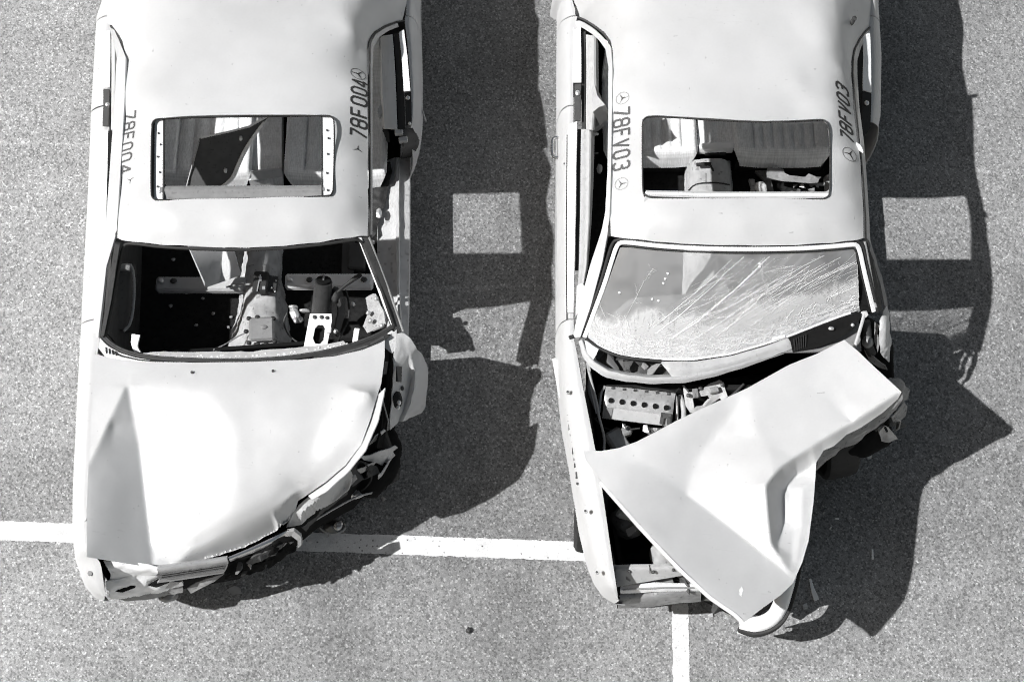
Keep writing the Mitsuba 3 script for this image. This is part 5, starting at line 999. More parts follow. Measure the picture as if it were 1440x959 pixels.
for i, q in enumerate([(0.293,-0.742,0.860),(0.297,-0.769,0.860),(0.300,-0.808,0.860),(0.307,-0.855,0.860),(0.314,-0.886,0.860),(0.317,-0.940,0.860),(0.324,-0.987,0.860),(0.327,-1.018,0.860),(0.334,-1.071,0.860),(0.337,-1.117,0.860)]):
    add(f'{kf}__clip', rbox((.012, .012 + .012 * (i % 3), .01), q), 'dark_steel')
add(f'{kf}__moulding', sweep([(0.227,-0.373,0.700),(0.236,-0.434,0.700),(0.254,-0.547,0.700),(0.280,-0.683,0.700),(0.301,-0.791,0.690),(0.312,-0.836,0.680)], .020, .03, kind='rect'), 'white_strip')
add(f'{kd}__groove', sweep([(0.302,0.847,0.942),(0.298,0.631,0.942),(0.293,0.334,0.942),(0.290,0.042,0.942),(0.289,-0.243,0.942)], .005, .006), 'rubber')
add(f'{kd}__moulding', sweep([(0.252,0.987,0.720),(0.243,0.478,0.720),(0.237,-0.237,0.720)], .012, .02), 'alloy')
add(f'{D}__belt_strip', loft([[(0.387,1.522,0.945),(0.386,1.329,0.950),(0.384,1.164,0.950)], [(0.345,1.519,0.935),(0.341,1.335,0.940),(0.337,1.169,0.940)]], n=14, m=3, thick=.006), 'white_strip')
kb = add(f'{D}__belt_plate', loft([[(0.384,1.155,0.950),(0.380,1.018,0.950),(0.377,0.926,0.950)], [(0.347,1.160,0.940),(0.345,1.023,0.940),(0.344,0.931,0.940)]], n=10, m=3, thick=.006), 'dark_trim')
add(f'{kb}__bolt', lump((0.363,1.097,0.958), (.015, .017, .009), 1, .1, 2), 'bright_metal')
add(f'{D}__rear_door__lining', loft([[(0.411,1.440,1.000),(0.410,1.212,1.000),(0.405,0.991,1.000),(0.404,0.858,0.980)], [(0.464,1.398,1.050),(0.461,1.184,1.050),(0.461,1.061,1.050),(0.441,0.837,1.020)], [(0.485,1.477,0.850),(0.483,1.295,0.850),(0.480,1.115,0.850),(0.461,0.925,0.850)], [(0.513,1.735,0.400),(0.510,1.544,0.400),(0.507,1.356,0.400),(0.487,1.157,0.400)]], n=40, m=4, thick=.01), 'light_trim')
add(f'{D}__rear_door__pull', slab([(0.449,1.077,1.100),(0.463,0.998,1.110),(0.504,0.936,1.120),(0.470,0.928,1.110),(0.439,0.903,1.100),(0.432,0.938,1.100),(0.433,1.047,1.100)], .16), 'light_trim')
add(f'{D}__rear_door__window_slot', loft([[(0.391,1.494,0.930),(0.388,1.250,0.930),(0.383,0.888,0.930)], [(0.413,1.503,0.930),(0.409,1.250,0.930),(0.404,0.888,0.930)]], n=10, m=2, thick=.004), 'dark_trim')
add(f'{D}__pillar_post', loft([[(0.415,0.889,0.910),(0.443,0.981,0.920),(0.463,0.998,0.920)], [(0.443,0.900,0.890),(0.491,0.939,0.890),(0.492,0.979,0.890)], [(0.461,1.040,0.600),(0.510,1.076,0.600),(0.510,1.121,0.600)]], n=12, m=4, thick=.01), 'grey_trim')
add(f'{D}__pillar_post__bolt', lump((0.462,0.873,0.900), (.016, .009, .009), 6, .3, 2), 'bright_metal')
add(f'{D}__belt_strip', loft([[(0.359,0.919,0.955),(0.357,0.883,0.957),(0.349,0.623,0.957),(0.342,0.327,0.957),(0.333,0.036,0.957),(0.326,-0.209,0.957)], [(0.316,0.906,0.945),(0.312,0.889,0.945),(0.305,0.629,0.945),(0.300,0.332,0.945),(0.297,0.041,0.945),(0.297,-0.204,0.945)]], n=50, m=3, thick=.008), 'white_strip')
add(f'{kd}__window_slot', loft([[(0.359,0.885,0.935),(0.352,0.634,0.935),(0.345,0.337,0.935),(0.336,0.045,0.935)], [(0.379,0.885,0.935),(0.374,0.634,0.935),(0.366,0.337,0.935),(0.357,0.045,0.935)]], n=30, m=2, thick=.004), 'rubber')
add(f'{kd}__lining', loft([[(0.379,0.883,0.940),(0.373,0.632,0.940),(0.366,0.334,0.940),(0.356,0.043,0.940),(0.343,-0.141,0.940)], [(0.406,0.880,0.945),(0.402,0.629,0.945),(0.396,0.332,0.945),(0.387,0.082,0.945),(0.358,-0.141,0.940)], [(0.443,0.882,0.925),(0.436,0.639,0.925),(0.424,0.341,0.925),(0.403,0.070,0.925),(0.366,-0.135,0.925)], [(0.469,1.040,0.600),(0.461,0.798,0.600),(0.444,0.490,0.600),(0.421,0.210,0.600),(0.379,-0.003,0.600)], [(0.483,1.194,0.300),(0.475,0.945,0.300),(0.458,0.627,0.300),(0.433,0.338,0.300),(0.390,0.120,0.300)]], n=50, m=4, thick=.01), 'light_trim')
add(f'{kd}__window_winder', lump((0.488,0.758,0.700), (.014, .03, .02), 8, .4, 2), 'alloy')
add(f'{D}__mirror_sail', sheet([(0.343,-0.055,0.960),(0.369,-0.043,0.970),(0.384,-0.062,0.975),(0.349,-0.208,0.955),(0.334,-0.230,0.950)], res=.012, thick=.008), PK)
add(f'{D}__mirror_sail__foot', rbox((.03, .02, .02), (0.314,-0.341,0.945), (0, 0, 20)), 'rubber')

# ---- right side: rear door, bare sill under the missing front door
ro = [(2.10, 2.95, .65), (2.10, 2.3, .65), (2.10, 1.75, .65)] + [(2.125,1.874,0.650),(2.093,1.406,0.650),(2.064,1.041,0.650),(2.047,0.969,0.650)]
ri = [(1.96, 2.95, .9), (2.01, 2.3, .935), (2.05, 1.95, .935)] + [(1.999,1.528,0.935),(1.990,1.337,0.935),(1.975,1.114,0.935),(1.947,0.868,0.935),(1.924,0.816,0.935)]
add(f'{D}__rear_fender', body_side(ro, ri, 1, 1.60, 2.94, 1.77), PK)
kd = add(f'{D}__rear_door', body_side(ro, ri, 1, .93, 1.595), PK)
add(f'{D}__belt_strip', loft([[(1.935,1.377,1.085),(1.929,1.253,1.085),(1.912,1.046,1.085)], [(1.978,1.422,1.070),(1.973,1.261,1.070),(1.959,1.041,1.070)]], n=14, m=3, thick=.006), 'white_strip')
kb = add(f'{D}__belt_plate', loft([[(1.937,1.110,0.950),(1.931,1.018,0.950),(1.916,0.817,0.950)], [(1.986,1.107,0.940),(1.980,1.023,0.940),(1.967,0.891,0.940)]], n=10, m=3, thick=.006), 'rubber')
add(f'{kb}__bolt', lump((1.954,1.035,0.958), (.013, .015, .008), 3, .1, 2), 'bright_metal')
add(f'{kd}__window_slot', loft([[(1.937,1.431,0.930),(1.922,1.250,0.930),(1.909,0.875,0.930)], [(1.966,1.455,0.935),(1.952,1.248,0.935),(1.922,0.850,0.935)]], n=12, m=2, thick=.004), 'rubber')
add(f'{kd}__lining', loft([[(1.93, .95, .92), (1.93, 1.55, .92)], [(1.90, .95, .88), (1.90, 1.55, .88)], [(1.89, .95, .3), (1.89, 1.55, .3)]], n=12, m=3, thick=.01), 'grey_trim')
add(f'{D}__door_sill', loft([[(1.82, -.30, .25), (1.82, .92, .25)], [(1.84, -.30, .30), (1.84, .92, .30)], [(1.90, -.30, .31), (1.90, .92, .31)], [(1.965, -.30, .29), (1.975, .92, .29)], [(1.98, -.30, .19), (1.99, .92, .19)]], n=40, m=4, thick=.006, rough=.01), 'primer')

# ---- crushed right front corner
add(f'{D}__torn_wing', loft([[(1.981,-0.145,0.920),(1.993,-0.186,0.900),(2.006,-0.259,0.860),(2.016,-0.329,0.800),(2.023,-0.393,0.720)], [(1.956,-0.198,0.930),(1.962,-0.255,0.920),(1.976,-0.320,0.880),(1.986,-0.361,0.830),(1.996,-0.395,0.760)], [(1.940,-0.242,0.920),(1.938,-0.291,0.910),(1.942,-0.344,0.870),(1.954,-0.377,0.830),(1.981,-0.395,0.780)]], n=30, m=5, thick=.006, rough=.03), PK)
label(f'{D}__torn_wing', 'pale upright blade of torn right wing')
add(f'{D}__torn_wing', sheet([(1.922,-0.234,0.900),(1.942,-0.259,0.900),(1.934,-0.296,0.870),(1.952,-0.333,0.840),(1.945,-0.374,0.800),(1.922,-0.324,0.840)], res=.01, thick=.005, rough=.05), 'torn_grey')
add(f'{D}__torn_wing', sheet([(1.874,-0.358,0.800),(1.928,-0.402,0.800),(1.989,-0.436,0.760),(2.007,-0.445,0.720),(1.959,-0.441,0.740),(1.904,-0.408,0.760)], res=.01, thick=.005, rough=.04), 'torn_grey')
add(f'{D}__torn_wing', loft([[(1.996,-0.511,0.800),(2.045,-0.512,0.780),(2.089,-0.521,0.740),(2.122,-0.540,0.680),(2.124,-0.567,0.620)], [(1.979,-0.535,0.800),(2.022,-0.539,0.790),(2.060,-0.560,0.760),(2.089,-0.579,0.700),(2.087,-0.607,0.640)], [(1.981,-0.553,0.740),(2.018,-0.569,0.740),(2.052,-0.591,0.710),(2.068,-0.606,0.660),(2.071,-0.617,0.600)]], n=30, m=5, thick=.006, rough=.04), 'torn_grey')
add(f'{D}__torn_wing', sheet([(2.012,-0.706,0.720),(2.040,-0.681,0.740),(2.086,-0.618,0.720),(2.116,-0.623,0.640),(2.118,-0.651,0.580),(2.089,-0.676,0.560),(2.042,-0.698,0.600)], res=.01, thick=.005, rough=.08, rfreq=22), 'torn_grey')
kl = add(f'{D}__broken_headlight', sheet([(1.958,-0.760,0.620),(1.983,-0.734,0.660),(2.007,-0.738,0.650),(2.049,-0.763,0.580),(2.069,-0.777,0.550),(2.024,-0.790,0.540),(1.984,-0.785,0.550)], lines=[[(1.982,-0.742,0.660),(2.010,-0.776,0.620),(2.052,-0.777,0.560)]], res=.009, thick=.02, rough=.05), 'alloy')
add(f'{kl}__socket', rbox((.012, .03, .01), (1.988,-0.759,0.665), (0, 0, 20)), 'rubber')
add(f'{D}__torn_wing__tangle', cat(*[scrap(q, (.06, .04, .04), 50 + i) for i, q in enumerate([(2.016,-0.581,0.660),(2.071,-0.617,0.600),(2.044,-0.668,0.560),(1.953,-0.715,0.580),(2.100,-0.680,0.500),(1.970,-0.649,0.680)])]), 'dark_steel')
add(f'{D}__torn_wing__wire', sweep([(2.039,-0.694,0.660),(2.077,-0.696,0.620),(2.075,-0.723,0.580),(2.057,-0.729,0.550)], .010), 'steel')
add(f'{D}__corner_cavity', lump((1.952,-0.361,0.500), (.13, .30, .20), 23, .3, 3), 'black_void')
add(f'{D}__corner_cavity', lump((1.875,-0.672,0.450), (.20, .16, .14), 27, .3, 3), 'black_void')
add(f'{D}__strut_tube', sweep([(1.873,-0.234,0.900),(1.887,-0.292,0.860),(1.884,-0.333,0.840),(1.918,-0.375,0.780)], .05, .05, smooth_it=1), 'dark_trim')
add(f'{D}__strut_tube__collar', lump((1.884,-0.336,0.860), (.03, .035, .03), 5, .2, 2), 'steel')
add(f'{D}__radiator_scrap', sheet([(1.887,-0.785,0.400),(1.907,-0.788,0.420),(1.940,-0.802,0.400),(1.954,-0.813,0.360),(1.908,-0.805,0.360)], res=.008, thick=.01, rough=.08), 'alloy')
for s, yw, st in ((-1, -1.02, -3), (1, -.60, 12)):
    wheel(D, (DX + s * .74 + (.018 if s < 0 else -.16), yw, .312), st, s)

# ---- engine bay
tub_poly(D, 'engine_bay', [(0.408,-0.397,0.600),(0.476,-0.921,0.600),(0.550,-1.426,0.600),(0.582,-1.560,0.500),(0.988,-1.560,0.500),(1.189,-1.667,0.500),(1.396,-1.621,0.500),(1.469,-1.438,0.500),(1.547,-1.088,0.500),(1.683,-0.849,0.500),(1.881,-0.737,0.500),(2.003,-0.648,0.500),(2.032,-0.443,0.500),(2.018,-0.194,0.500)], .22, .60, 'black_void')
add(f'{D}__engine_block', lump((1.0, -.88, .42), (.34, .36, .22), 13, .3), 'dark_steel')
ke = add(f'{D}__valve_cover', sheet([(0.496,-0.563,0.800),(0.601,-0.571,0.800),(0.863,-0.603,0.800),(0.855,-0.649,0.795),(0.840,-0.772,0.750),(0.477,-0.724,0.750),(0.484,-0.637,0.795)], lines=[[(0.488,-0.619,0.800),(0.858,-0.662,0.800)], [(0.484,-0.667,0.790),(0.850,-0.710,0.790)]], res=.011, thick=.05, rough=.004), 'alloy')
label(ke, 'pale engine cover with a row of six dark holes')
for i in range(6):
    t = i / 5
    q = A((0.521,-0.642,0.800)) * (1 - t) + A((0.812,-0.682,0.800)) * t
    add(f'{ke}__plug_hole', cyl((q[0], q[1], .785), (q[0], q[1] - .001, .806), .0135), 'black_void')
for i in range(6):
    t = i / 5
    q = A((0.533,-0.575,0.805)) * (1 - t) + A((0.825,-0.608,0.805)) * t
    add(f'{ke}__stud', rbox((.016, .012, .008), q), 'dark_steel')
add(f'{ke}__label_plate', slab([(0.536,-0.682,0.790),(0.801,-0.718,0.790),(0.790,-0.768,0.762),(0.525,-0.732,0.762)], .006), 'light_trim')
add(f'{ke}__dark_plate', slab([(0.483,-0.679,0.790),(0.532,-0.682,0.790),(0.521,-0.732,0.762),(0.480,-0.728,0.762)], .006), 'grey_trim')
add(f'{ke}__end_clamp', loft([[(0.841,-0.607,0.800),(0.871,-0.611,0.790),(0.875,-0.729,0.740)], [(0.867,-0.588,0.760),(0.887,-0.609,0.740),(0.886,-0.723,0.700)]], n=14, m=3, thick=.01), 'alloy')
add(f'{ke}__end_clamp', loft([[(0.496,-0.563,0.800),(0.477,-0.599,0.790),(0.466,-0.693,0.750)], [(0.488,-0.541,0.740),(0.469,-0.582,0.730),(0.461,-0.683,0.700)]], n=14, m=3, thick=.01), 'alloy')
add(f'{ke}__bracket', slab([(0.785,-0.710,0.800),(0.837,-0.718,0.800),(0.831,-0.770,0.770),(0.816,-0.770,0.770),(0.816,-0.734,0.780),(0.801,-0.736,0.785),(0.793,-0.767,0.770),(0.775,-0.763,0.770)], .01), 'dark_steel')
bo = [(0.902,-0.559,0.800),(0.931,-0.599,0.800),(0.995,-0.591,0.800),(1.015,-0.571,0.800),(1.038,-0.551,0.800),(1.099,-0.527,0.800),(1.121,-0.543,0.800),(1.128,-0.579,0.790),(1.142,-0.623,0.780),(1.120,-0.644,0.770),(1.098,-0.620,0.770),(1.053,-0.648,0.760),(1.016,-0.689,0.740),(0.971,-0.697,0.740),(0.941,-0.689,0.740),(0.917,-0.656,0.760)]
bh = [(0.954,-0.625,0.785),(1.037,-0.609,0.785),(1.052,-0.623,0.780),(1.014,-0.666,0.765),(0.962,-0.674,0.765)]
kk = add(f'{D}__engine_bracket', sheet(bo, holes=[bh], res=.011, thick=.02, rough=.01), 'light_trim')
for q in [(0.995,-0.576,0.805),(1.112,-0.557,0.805),(0.930,-0.616,0.805)]:
    add(f'{kk}__bolt', lump(q, (.011, .011, .009), 6, .3, 2), 'dark_steel')
add(f'{D}__engine_pipe', sweep([(0.891,-0.593,0.740),(0.905,-0.641,0.740),(0.912,-0.690,0.720),(0.905,-0.723,0.700)], .03, smooth_it=1), 'light_trim')
add(f'{D}__wiring_cable', sweep([(0.403,-0.515,0.900),(0.426,-0.592,0.860),(0.448,-0.677,0.820),(0.456,-0.733,0.800),(0.475,-0.783,0.760),(0.488,-0.833,0.720),(0.484,-0.889,0.700)], .014, smooth_it=2), 'light_trim')
add(f'{D}__wiring_cable', sweep([(0.412,-0.533,0.860),(0.404,-0.597,0.840),(0.419,-0.637,0.820),(0.442,-0.690,0.800)], .02, smooth_it=2), 'grey_trim')
add(f'{D}__hood_hinge', slab([(0.389,-0.468,0.900),(0.407,-0.476,0.900),(0.433,-0.592,0.860),(0.460,-0.710,0.800),(0.441,-0.718,0.800),(0.414,-0.604,0.860)], .008), 'light_trim')
add(f'{D}__air_duct', cat(rbox((.10, .13, .05), (0.557,-0.828,0.680), (10, 15, 35), .012), rbox((.06, .05, .05), (0.604,-0.776,0.680), (0, 0, 20), .01)), 'steel')
add(f'{D}__hose_clip', scrap((0.593,-0.768,0.740), (.02, .02, .02), 5), 'alloy')
add(f'{D}__hose_clip', scrap((0.713,-0.785,0.730), (.05, .025, .02), 8), 'alloy')
add(f'{D}__hose_clip', scrap((0.758,-0.784,0.740), (.012, .02, .015), 9), 'alloy')
add(f'{D}__inner_wing', loft([[(x + .004, y, z - .012) for x, y, z in lf[1:-1]], [(x + .012, y, .70) for x, y, z in lf[1:-1]], [(x + .05, y, .38) for x, y, z in lf[1:-1]]], n=40, m=3, thick=.008), 'dark_trim')
add(f'{D}__wiring_cable', sweep([(0.436,-0.721,0.740),(0.475,-0.755,0.700),(0.536,-0.772,0.680),(0.618,-0.771,0.700),(0.677,-0.770,0.720)], .010, smooth_it=2), 'rubber')
add(f'{D}__wiring_cable', sweep([(0.883,-0.575,0.800),(0.862,-0.606,0.820),(0.817,-0.594,0.820),(0.742,-0.590,0.820),(0.675,-0.574,0.820)], .008, smooth_it=2), 'rubber')
add(f'{D}__wiring_cable', sweep([(1.059,-0.643,0.700),(1.099,-0.640,0.760),(1.163,-0.615,0.800),(1.226,-0.551,0.800)], .014, smooth_it=2), 'dark_trim')
add(f'{D}__engine_clamp', rbox((.05, .03, .03), (1.066,-0.588,0.805), (0, 0, 15)), 'alloy')
add(f'{D}__engine_clamp', rbox((.03, .05, .02), (0.968,-0.603,0.800), (0, 0, 5)), 'steel')
# things seen in the dark gap behind the front panel
add(f'{D}__coolant_tank', lump((0.610,-1.240,0.580), (.09, .09, .08), 41, .25, 3), 'dark_steel')
add(f'{D}__coolant_tank__neck', cyl((0.566,-1.204,0.660), (0.641,-1.258,0.620), .035, .03), 'tunnel_grey')
add(f'{D}__coolant_tank__tag', slab([(0.593,-1.308,0.660),(0.623,-1.289,0.660),(0.657,-1.273,0.660),(0.664,-1.296,0.660),(0.622,-1.335,0.660),(0.604,-1.342,0.660)], .006), 'grey_trim')
add(f'{D}__headlight_back', lump((0.806,-1.407,0.560), (.08, .10, .08), 44, .25, 3), 'tunnel_grey')
# front cross panel, bars, bumper
kp = add(f'{D}__front_panel', sheet([(0.522,-1.515,0.740),(0.658,-1.511,0.740),(0.786,-1.511,0.740),(0.847,-1.526,0.740),(0.932,-1.543,0.720),(0.952,-1.550,0.700),(0.861,-1.562,0.690),(0.769,-1.577,0.690),(0.641,-1.597,0.680),(0.542,-1.616,0.680)], lines=[[(0.529,-1.540,0.750),(0.656,-1.536,0.750),(0.803,-1.535,0.745),(0.914,-1.547,0.720)]], res=.011, thick=.006, rough=.008), 'light_trim')
add(f'{kp}__tow_hook', sweep([(0.607,-1.587,0.700),(0.592,-1.582,0.710),(0.588,-1.565,0.715),(0.603,-1.553,0.715)], .010), 'grey_trim')
for q in [(0.726,-1.553,0.745),(0.828,-1.541,0.740),(0.869,-1.550,0.730),(0.602,-1.550,0.745)]:
    add(f'{kp}__bolt', lump(q, (.009, .009, .006), 2, .3, 2), 'dark_steel')
add(f'{D}__front_panel__seam', sweep([(0.705,-1.516,0.746),(0.707,-1.540,0.750),(0.708,-1.558,0.735)], .005, .006), 'dark_steel')
add(f'{D}__grille_shell', loft([[(0.566,-1.606,0.640),(0.736,-1.587,0.640),(0.977,-1.586,0.620)], [(0.561,-1.623,0.650),(0.734,-1.608,0.650),(0.979,-1.603,0.630)], [(0.563,-1.631,0.620),(0.736,-1.620,0.620),(0.978,-1.611,0.600)]], n=40, m=4, thick=.008, rough=.012), 'white_strip')
add(f'{D}__grille_shell__grille_bar', sweep([(0.572,-1.626,0.660),(0.623,-1.623,0.665),(0.770,-1.616,0.665),(0.937,-1.611,0.645)], .010, .010), 'alloy')
add(f'{D}__grille_shell__grille_back', loft([[(0.590,-1.567,0.620),(0.664,-1.560,0.620),(0.830,-1.548,0.620)], [(0.591,-1.592,0.600),(0.665,-1.585,0.600),(0.842,-1.577,0.600)]], n=20, m=2, thick=.01, rough=.02), 'grey_trim')
add(f'{D}__front_bumper', loft([[(0.558,-1.633,0.580),(0.739,-1.621,0.580),(0.887,-1.606,0.580),(0.978,-1.602,0.560)], [(0.554,-1.653,0.570),(0.739,-1.642,0.570),(0.887,-1.623,0.570),(0.982,-1.614,0.550)], [(0.559,-1.660,0.470),(0.746,-1.652,0.470),(0.896,-1.629,0.470),(0.986,-1.623,0.460)]], n=40, m=4, thick=.02, rough=.02), 'steel')
add(f'{D}__front_bumper__rubber_strip', sweep([(0.552,-1.657,0.460),(0.746,-1.653,0.460),(0.896,-1.631,0.460),(0.995,-1.624,0.450)], .03, .05, kind='rect'), 'rubber')
add(f'{D}__front_bumper__rubber_block', rbox((.05, .05, .05), (0.554,-1.606,0.580)), 'rubber')
add(f'{D}__nose_tangle', cat(*[scrap(q, (.09, .04, .05), 60 + i) for i, q in enumerate([(0.886,-1.552,0.620),(0.982,-1.542,0.580),(1.010,-1.598,0.450),(1.087,-1.640,0.420),(1.163,-1.651,0.400),(0.905,-1.558,0.600)])]), 'dark_steel')
# the bumper's far end, bent round the corner
bp = [(1.194,-1.758,0.420),(1.251,-1.764,0.440),(1.316,-1.759,0.460),(1.374,-1.730,0.480),(1.408,-1.678,0.500),(1.428,-1.616,0.510),(1.453,-1.539,0.520),(1.473,-1.443,0.520)]
bq = resample(chaikin(bp, 2), 40)
tg = np.gradient(bq, axis=0)[:, :2]
tg /= np.linalg.norm(tg, axis=1, keepdims=True)
nb = np.c_[tg[:, 1], -tg[:, 0], np.zeros(len(tg))]      # outwards, away from the car
wd = np.interp(np.linspace(0, 1, 40), (0, .15, 1), (.35, 1, 1))[:, None]
up = lambda h: np.c_[np.zeros((40, 2)), np.full(40, h)]
kb = add(f'{D}__bumper_end', loft([bq - nb * .040 * wd + up(-.03), bq - nb * .034 * wd + up(.012), bq - nb * .008 * wd + up(.022), bq + nb * .022 * wd + up(.006), bq + nb * .034 * wd + up(-.05), bq + nb * .030 * wd + up(-.11)], n=50, m=5, thick=.008), 'white_strip')
label(kb, 'curved bright bumper end sticking out below the hood tip')
add(f'{kb}__rubber_strip', sweep(bq + nb * .044 * wd + up(-.03), .022, .05, kind='rect'), 'rubber')
add(f'{D}__bumper_bracket', sheet([(1.257,-1.651,0.400),(1.389,-1.591,0.420),(1.449,-1.461,0.440),(1.390,-1.624,0.400),(1.314,-1.684,0.380),(1.262,-1.684,0.380)], res=.012, thick=.02, rough=.06), 'black_void')

# ---- inside the right car
bench(D, DX, (1.050,0.912,0.560)[1], .56, ((1.058,0.930,0.560)[0], (1.264,0.930,0.560)[0]), .52, (1.818,0.930,0.560)[0], 6)
add(f'{D}__rear_seat_middle', sheet([(1.059,0.987,0.535),(1.270,0.996,0.535),(1.288,1.423,0.535),(1.074,1.423,0.535)], zf=lambda x, y, z: z - .012 * np.abs(np.sin((x - 1.0) * 26)) ** 4 - .05 * np.clip((y - 1.25) / .4, 0, 1), res=.012, thick=.1), 'fabric')
ka = add(f'{D}__rear_seat_middle__ashtray', loft([[(1.071,0.985,0.530),(1.262,0.994,0.530)], [(1.066,0.971,0.540),(1.261,0.980,0.540)], [(1.073,0.969,0.500),(1.257,0.978,0.500)]], n=10, m=3, thick=.02), 'white_strip')
add(f'{D}__rear_seat_middle__ashtray_mouth', rbox((.12, .02, .03), (1.162,0.957,0.500)), 'rubber')
add(f'{D}__transmission_tunnel', loft([[(1.008,1.043,0.240),(1.005,0.700,0.240),(0.977,0.342,0.240),(0.938,-0.117,0.300)], [(1.019,0.930,0.460),(1.012,0.617,0.420),(0.992,0.265,0.420),(0.960,-0.186,0.480)], [(1.137,0.928,0.500),(1.129,0.598,0.460),(1.117,0.252,0.450),(1.095,-0.194,0.500)], [(1.230,0.930,0.460),(1.230,0.617,0.420),(1.224,0.265,0.420),(1.215,-0.186,0.480)], [(1.282,1.030,0.240),(1.285,0.700,0.240),(1.279,0.342,0.240),(1.277,-0.117,0.300)]], n=40, m=6, thick=.01, rough=.02), 'tunnel_grey')
add(f'{D}__transmission_tunnel__tunnel_seam', sweep([(1.006,0.750,0.440),(1.037,0.772,0.470),(1.091,0.773,0.495),(1.164,0.773,0.495),(1.242,0.781,0.450)], .008, .008, smooth_it=1), 'rubber')
add(f'{D}__transmission_tunnel__hand_brake', cat(sweep([(1.047,0.868,0.530),(1.091,0.870,0.535),(1.131,0.870,0.535)], .022), sweep([(1.123,0.870,0.535),(1.135,0.850,0.530),(1.144,0.833,0.520)], .012)), 'rubber')
kl = 'trim_piece'
add(kl, sheet([(1.462,0.894,0.450),(1.555,0.880,0.450),(1.558,0.858,0.450),(1.586,0.840,0.450),(1.675,0.831,0.450),(1.695,0.848,0.460),(1.730,0.830,0.460),(1.753,0.812,0.460),(1.748,0.800,0.440),(1.707,0.795,0.440),(1.546,0.813,0.430),(1.462,0.836,0.430)], res=.008, thick=.03, rough=.006), 'grey_trim')
label(kl, 'loose grey trim piece lying on the floor under the right sunroof', 'trim')
kl = 'foam_block'
add(kl, lump((1.427,0.787,0.400), (.035, .04, .02), 3, .25, 2, .4), 'white_card')
label(kl, 'small pale foam block on the floor under the right sunroof', 'foam')
add(f'{D}__floor__seat_rail', loft([[(1.369,0.875,0.330),(1.380,0.830,0.330),(1.369,0.767,0.330)], [(1.402,0.875,0.330),(1.408,0.830,0.330),(1.397,0.767,0.330)]], n=8, m=2, thick=.03), 'tunnel_grey')
add(f'{D}__floor__seat_rail', loft([[(1.413,0.945,0.300),(1.460,0.890,0.300),(1.496,0.781,0.300)], [(1.487,0.945,0.300),(1.501,0.890,0.300),(1.521,0.781,0.300)]], n=8, m=2, thick=.03), 'grey_trim')
for i, q in enumerate([(1.613,0.789,0.320),(1.649,0.794,0.330),(1.695,0.780,0.320),(1.727,0.803,0.330),(1.763,0.785,0.330),(1.632,0.835,0.320),(1.674,0.825,0.340),(1.724,0.840,0.310),(1.757,0.830,0.330)]):
    add(f'{D}__floor__debris_lump', scrap(q, (.024, .022, .016), 70 + i), ('alloy', 'dark_trim', 'grey_trim')[i % 3])
add(f'{D}__bulkhead', rbox((1.42, .03, .56), (DX, -.56, .50)), 'carpet')
add(f'{D}__dashboard', loft([[(.50, -.10, .78), (1.165, -.06, .80), (1.83, -.10, .78)], [(.50, -.14, .90), (1.165, -.10, .92), (1.83, -.14, .90)], [(.50, -.42, .93), (1.165, -.44, .945), (1.83, -.42, .94)]], n=30, m=5, thick=.012), 'grey_trim')
add(f'{D}__dashboard__instrument_hood', lump((1.282,-0.031,0.970), (.16, .07, .04), 9, .15, 3), 'rubber')

# ================================================================= loose things on the asphalt
kl = 'broken_headlamp'
add(kl, sheet(chaikin([(-1.057,-1.112,0.050),(-1.019,-1.083,0.050),(-0.964,-1.083,0.050),(-0.931,-1.103,0.050),(-0.931,-1.135,0.045),(-0.978,-1.158,0.040),(-1.033,-1.150,0.040)], 2, True), pts=[(-1.000,-1.123,0.075)], res=.007, thick=.03), 'lamp_glass')
label(kl, 'broken black headlamp lying on the asphalt by the left car', 'headlamp')
add(f'{kl}__rim', sweep([(-1.066,-1.124,0.035),(-1.034,-1.150,0.035),(-0.986,-1.160,0.035),(-0.939,-1.144,0.035),(-0.924,-1.120,0.035)], .012, .012, smooth_it=1), 'alloy')
add(f'{kl}__bulb_socket', lump((-0.960,-1.123,0.075), (.022, .030, .016), 4, .35, 3, -.5), 'bright_metal')
kl = 'metal_shard'
add(kl, slab([(1.637,-1.407,0.020),(1.649,-1.411,0.020),(1.662,-1.459,0.020),(1.687,-1.521,0.012),(1.659,-1.532,0.012),(1.645,-1.475,0.020)], .006), 'white_strip')
label(kl, 'white tapering shard on the asphalt right of the bumper end', 'shard')
kl = 'metal_shard_001'
add(kl, slab([(1.994,-1.240,0.014),(2.002,-1.240,0.014),(2.002,-1.296,0.012),(1.990,-1.300,0.012)], .004), 'white_strip')
label(kl, 'thin white sliver lying alone in the shadow of the right car', 'shard')
kl = 'metal_shard_002'
add(kl, slab([(1.800,-1.061,0.014),(1.824,-1.061,0.014),(1.823,-1.070,0.012),(1.800,-1.068,0.012)], .004), 'white_strip')
label(kl, 'tiny white chip in the shadow beside the folded hood', 'shard')
for q, s_, m, t in zip([(2.015,-0.699,0.012),(2.170,-0.543,0.014),(1.773,-1.117,0.010),(1.090,-1.608,0.012),(1.606,-1.560,0.012),(-0.716,-0.953,0.012),(-1.121,-1.199,0.012),(-1.679,-1.524,0.012)], (.026, .018, .012, .022, .026, .020, .018, .016),
                       ('alloy', 'primer', 'white_strip', 'primer', 'alloy', 'alloy', 'white_strip', 'primer'),
                       ('bright flake in the shade below the hood tip of the right car', 'grey flake under the broken headlight of the right car', 'tiny white flake in the shade right of the folded hood',
                        'grey flake on the asphalt left of the bright bumper end', 'bright flake just right of the bright bumper end', 'bright flake in the shade by the torn corner of the left car',
                        'white flake beside the broken black headlamp', 'grey flake on sunlit asphalt below the left nose')):
    label(add('paint_flake', scrap(q, (s_, s_ * .7, .006), int(s_ * 1e4)), m), t, 'flake', group='flakes on the asphalt')
kl = 'pebble'
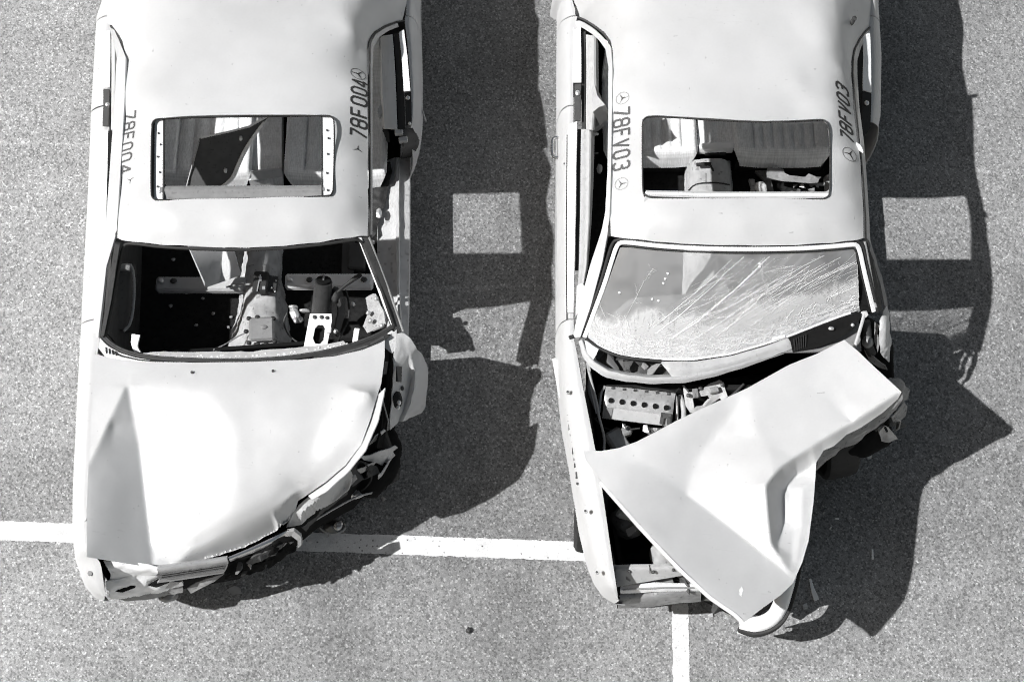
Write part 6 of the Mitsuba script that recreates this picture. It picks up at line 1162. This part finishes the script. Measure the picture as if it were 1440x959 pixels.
add(kl, lump((-0.237,-1.694,0.012), (.014, .018, .014), 4, .3, 2), 'dark_trim')
label(kl, 'small dark pebble alone on the open asphalt near the bottom edge', 'pebble')
kl = 'glass_fragment'
add(kl, slab([(-1.572,-1.469,0.012),(-1.527,-1.445,0.012),(-1.495,-1.457,0.012),(-1.485,-1.489,0.012),(-1.540,-1.493,0.012)], .006), 'tunnel_grey')
label(kl, 'grey flat fragment on the shaded asphalt below the left bumper', 'fragment')
kl = 'glass_fragment_001'
add(kl, slab([(-1.473,-1.349,0.012),(-1.446,-1.328,0.012),(-1.423,-1.328,0.012),(-1.429,-1.353,0.012)], .006), 'light_trim')
label(kl, 'small pale fragment right under the left bumper', 'fragment')
rng = np.random.default_rng(77)
gr = []
for i in range(420):
    c = A([(-1.15, -1.30, 0), (1.85, -1.0, 0), (.9, -1.75, 0), (-.85, -1.12, 0)][i % 4])
    q = c + rng.normal(0, 1, 3) * [.28, .16, 0]
    s = rng.uniform(.003, .009)
    gr.append(scrap((q[0], q[1], s * .6), (s, s * .8, s * .6), i))
add('glass_crumbs', cat(*gr), 'alloy', smooth=False)
label('glass_crumbs', 'scattered crumbs of broken glass on the asphalt under the noses', 'glass crumbs', kind='stuff')

# loose panels inside the left car
kl = 'loose_panel'
pa = [(-1.714,0.841,0.920),(-1.638,0.849,0.930),(-1.443,0.891,0.950),(-1.334,0.946,0.970),(-1.359,0.921,0.950),(-1.408,0.863,0.910),(-1.469,0.788,0.860),(-1.515,0.717,0.810),(-1.545,0.663,0.770),(-1.589,0.629,0.750),(-1.653,0.616,0.740),(-1.799,0.615,0.760),(-1.763,0.720,0.830),(-1.724,0.825,0.900)]
add(kl, sheet(pa, res=.012, thick=.008, blur=.01, rough=.004), 'panel_grey')
label(kl, 'dark loose panel with a white edge leaning in the left sunroof', 'panel')
add(f'{kl}__edge', sweep([(-1.708,0.835,0.930),(-1.559,0.863,0.945),(-1.441,0.888,0.960),(-1.341,0.943,0.975)], .012, .012), 'white_strip')
add(f'{kl}__edge', sweep([(-1.360,0.913,0.965),(-1.413,0.855,0.925),(-1.467,0.789,0.875),(-1.509,0.723,0.825),(-1.540,0.666,0.780),(-1.580,0.634,0.765),(-1.619,0.613,0.755)], .020, .014, smooth_it=1, taper=(.6, 1.2, 1.2, .8)), 'white_strip')
add(f'{kl}__edge', sweep([(-1.717,0.826,0.915),(-1.743,0.753,0.870),(-1.780,0.665,0.800),(-1.798,0.610,0.770)], .008, .010), 'alloy')
for q in [(-1.577,0.685,0.830),(-1.488,0.834,0.925)]:
    add(f'{kl}__button', lump(q, (.010, .016, .008), 3, .15, 2), 'bright_metal')
kl = 'white_box'
add(kl, loft([[(-1.798,0.331,0.760),(-1.739,0.209,0.690),(-1.679,0.086,0.600)], [(-1.596,0.385,0.640),(-1.612,0.265,0.560),(-1.628,0.158,0.490)]], n=12, m=3, thick=.01, curved=False), 'light_trim')
add(f'{kl}__flap', loft([[(-1.596,0.385,0.640),(-1.612,0.265,0.560),(-1.628,0.158,0.490)], [(-1.566,0.381,0.650),(-1.539,0.295,0.590),(-1.509,0.197,0.510)]], n=12, m=3, thick=.01, curved=False), 'white_card')
label(kl, 'pale cardboard box standing inside the left windscreen opening', 'box')
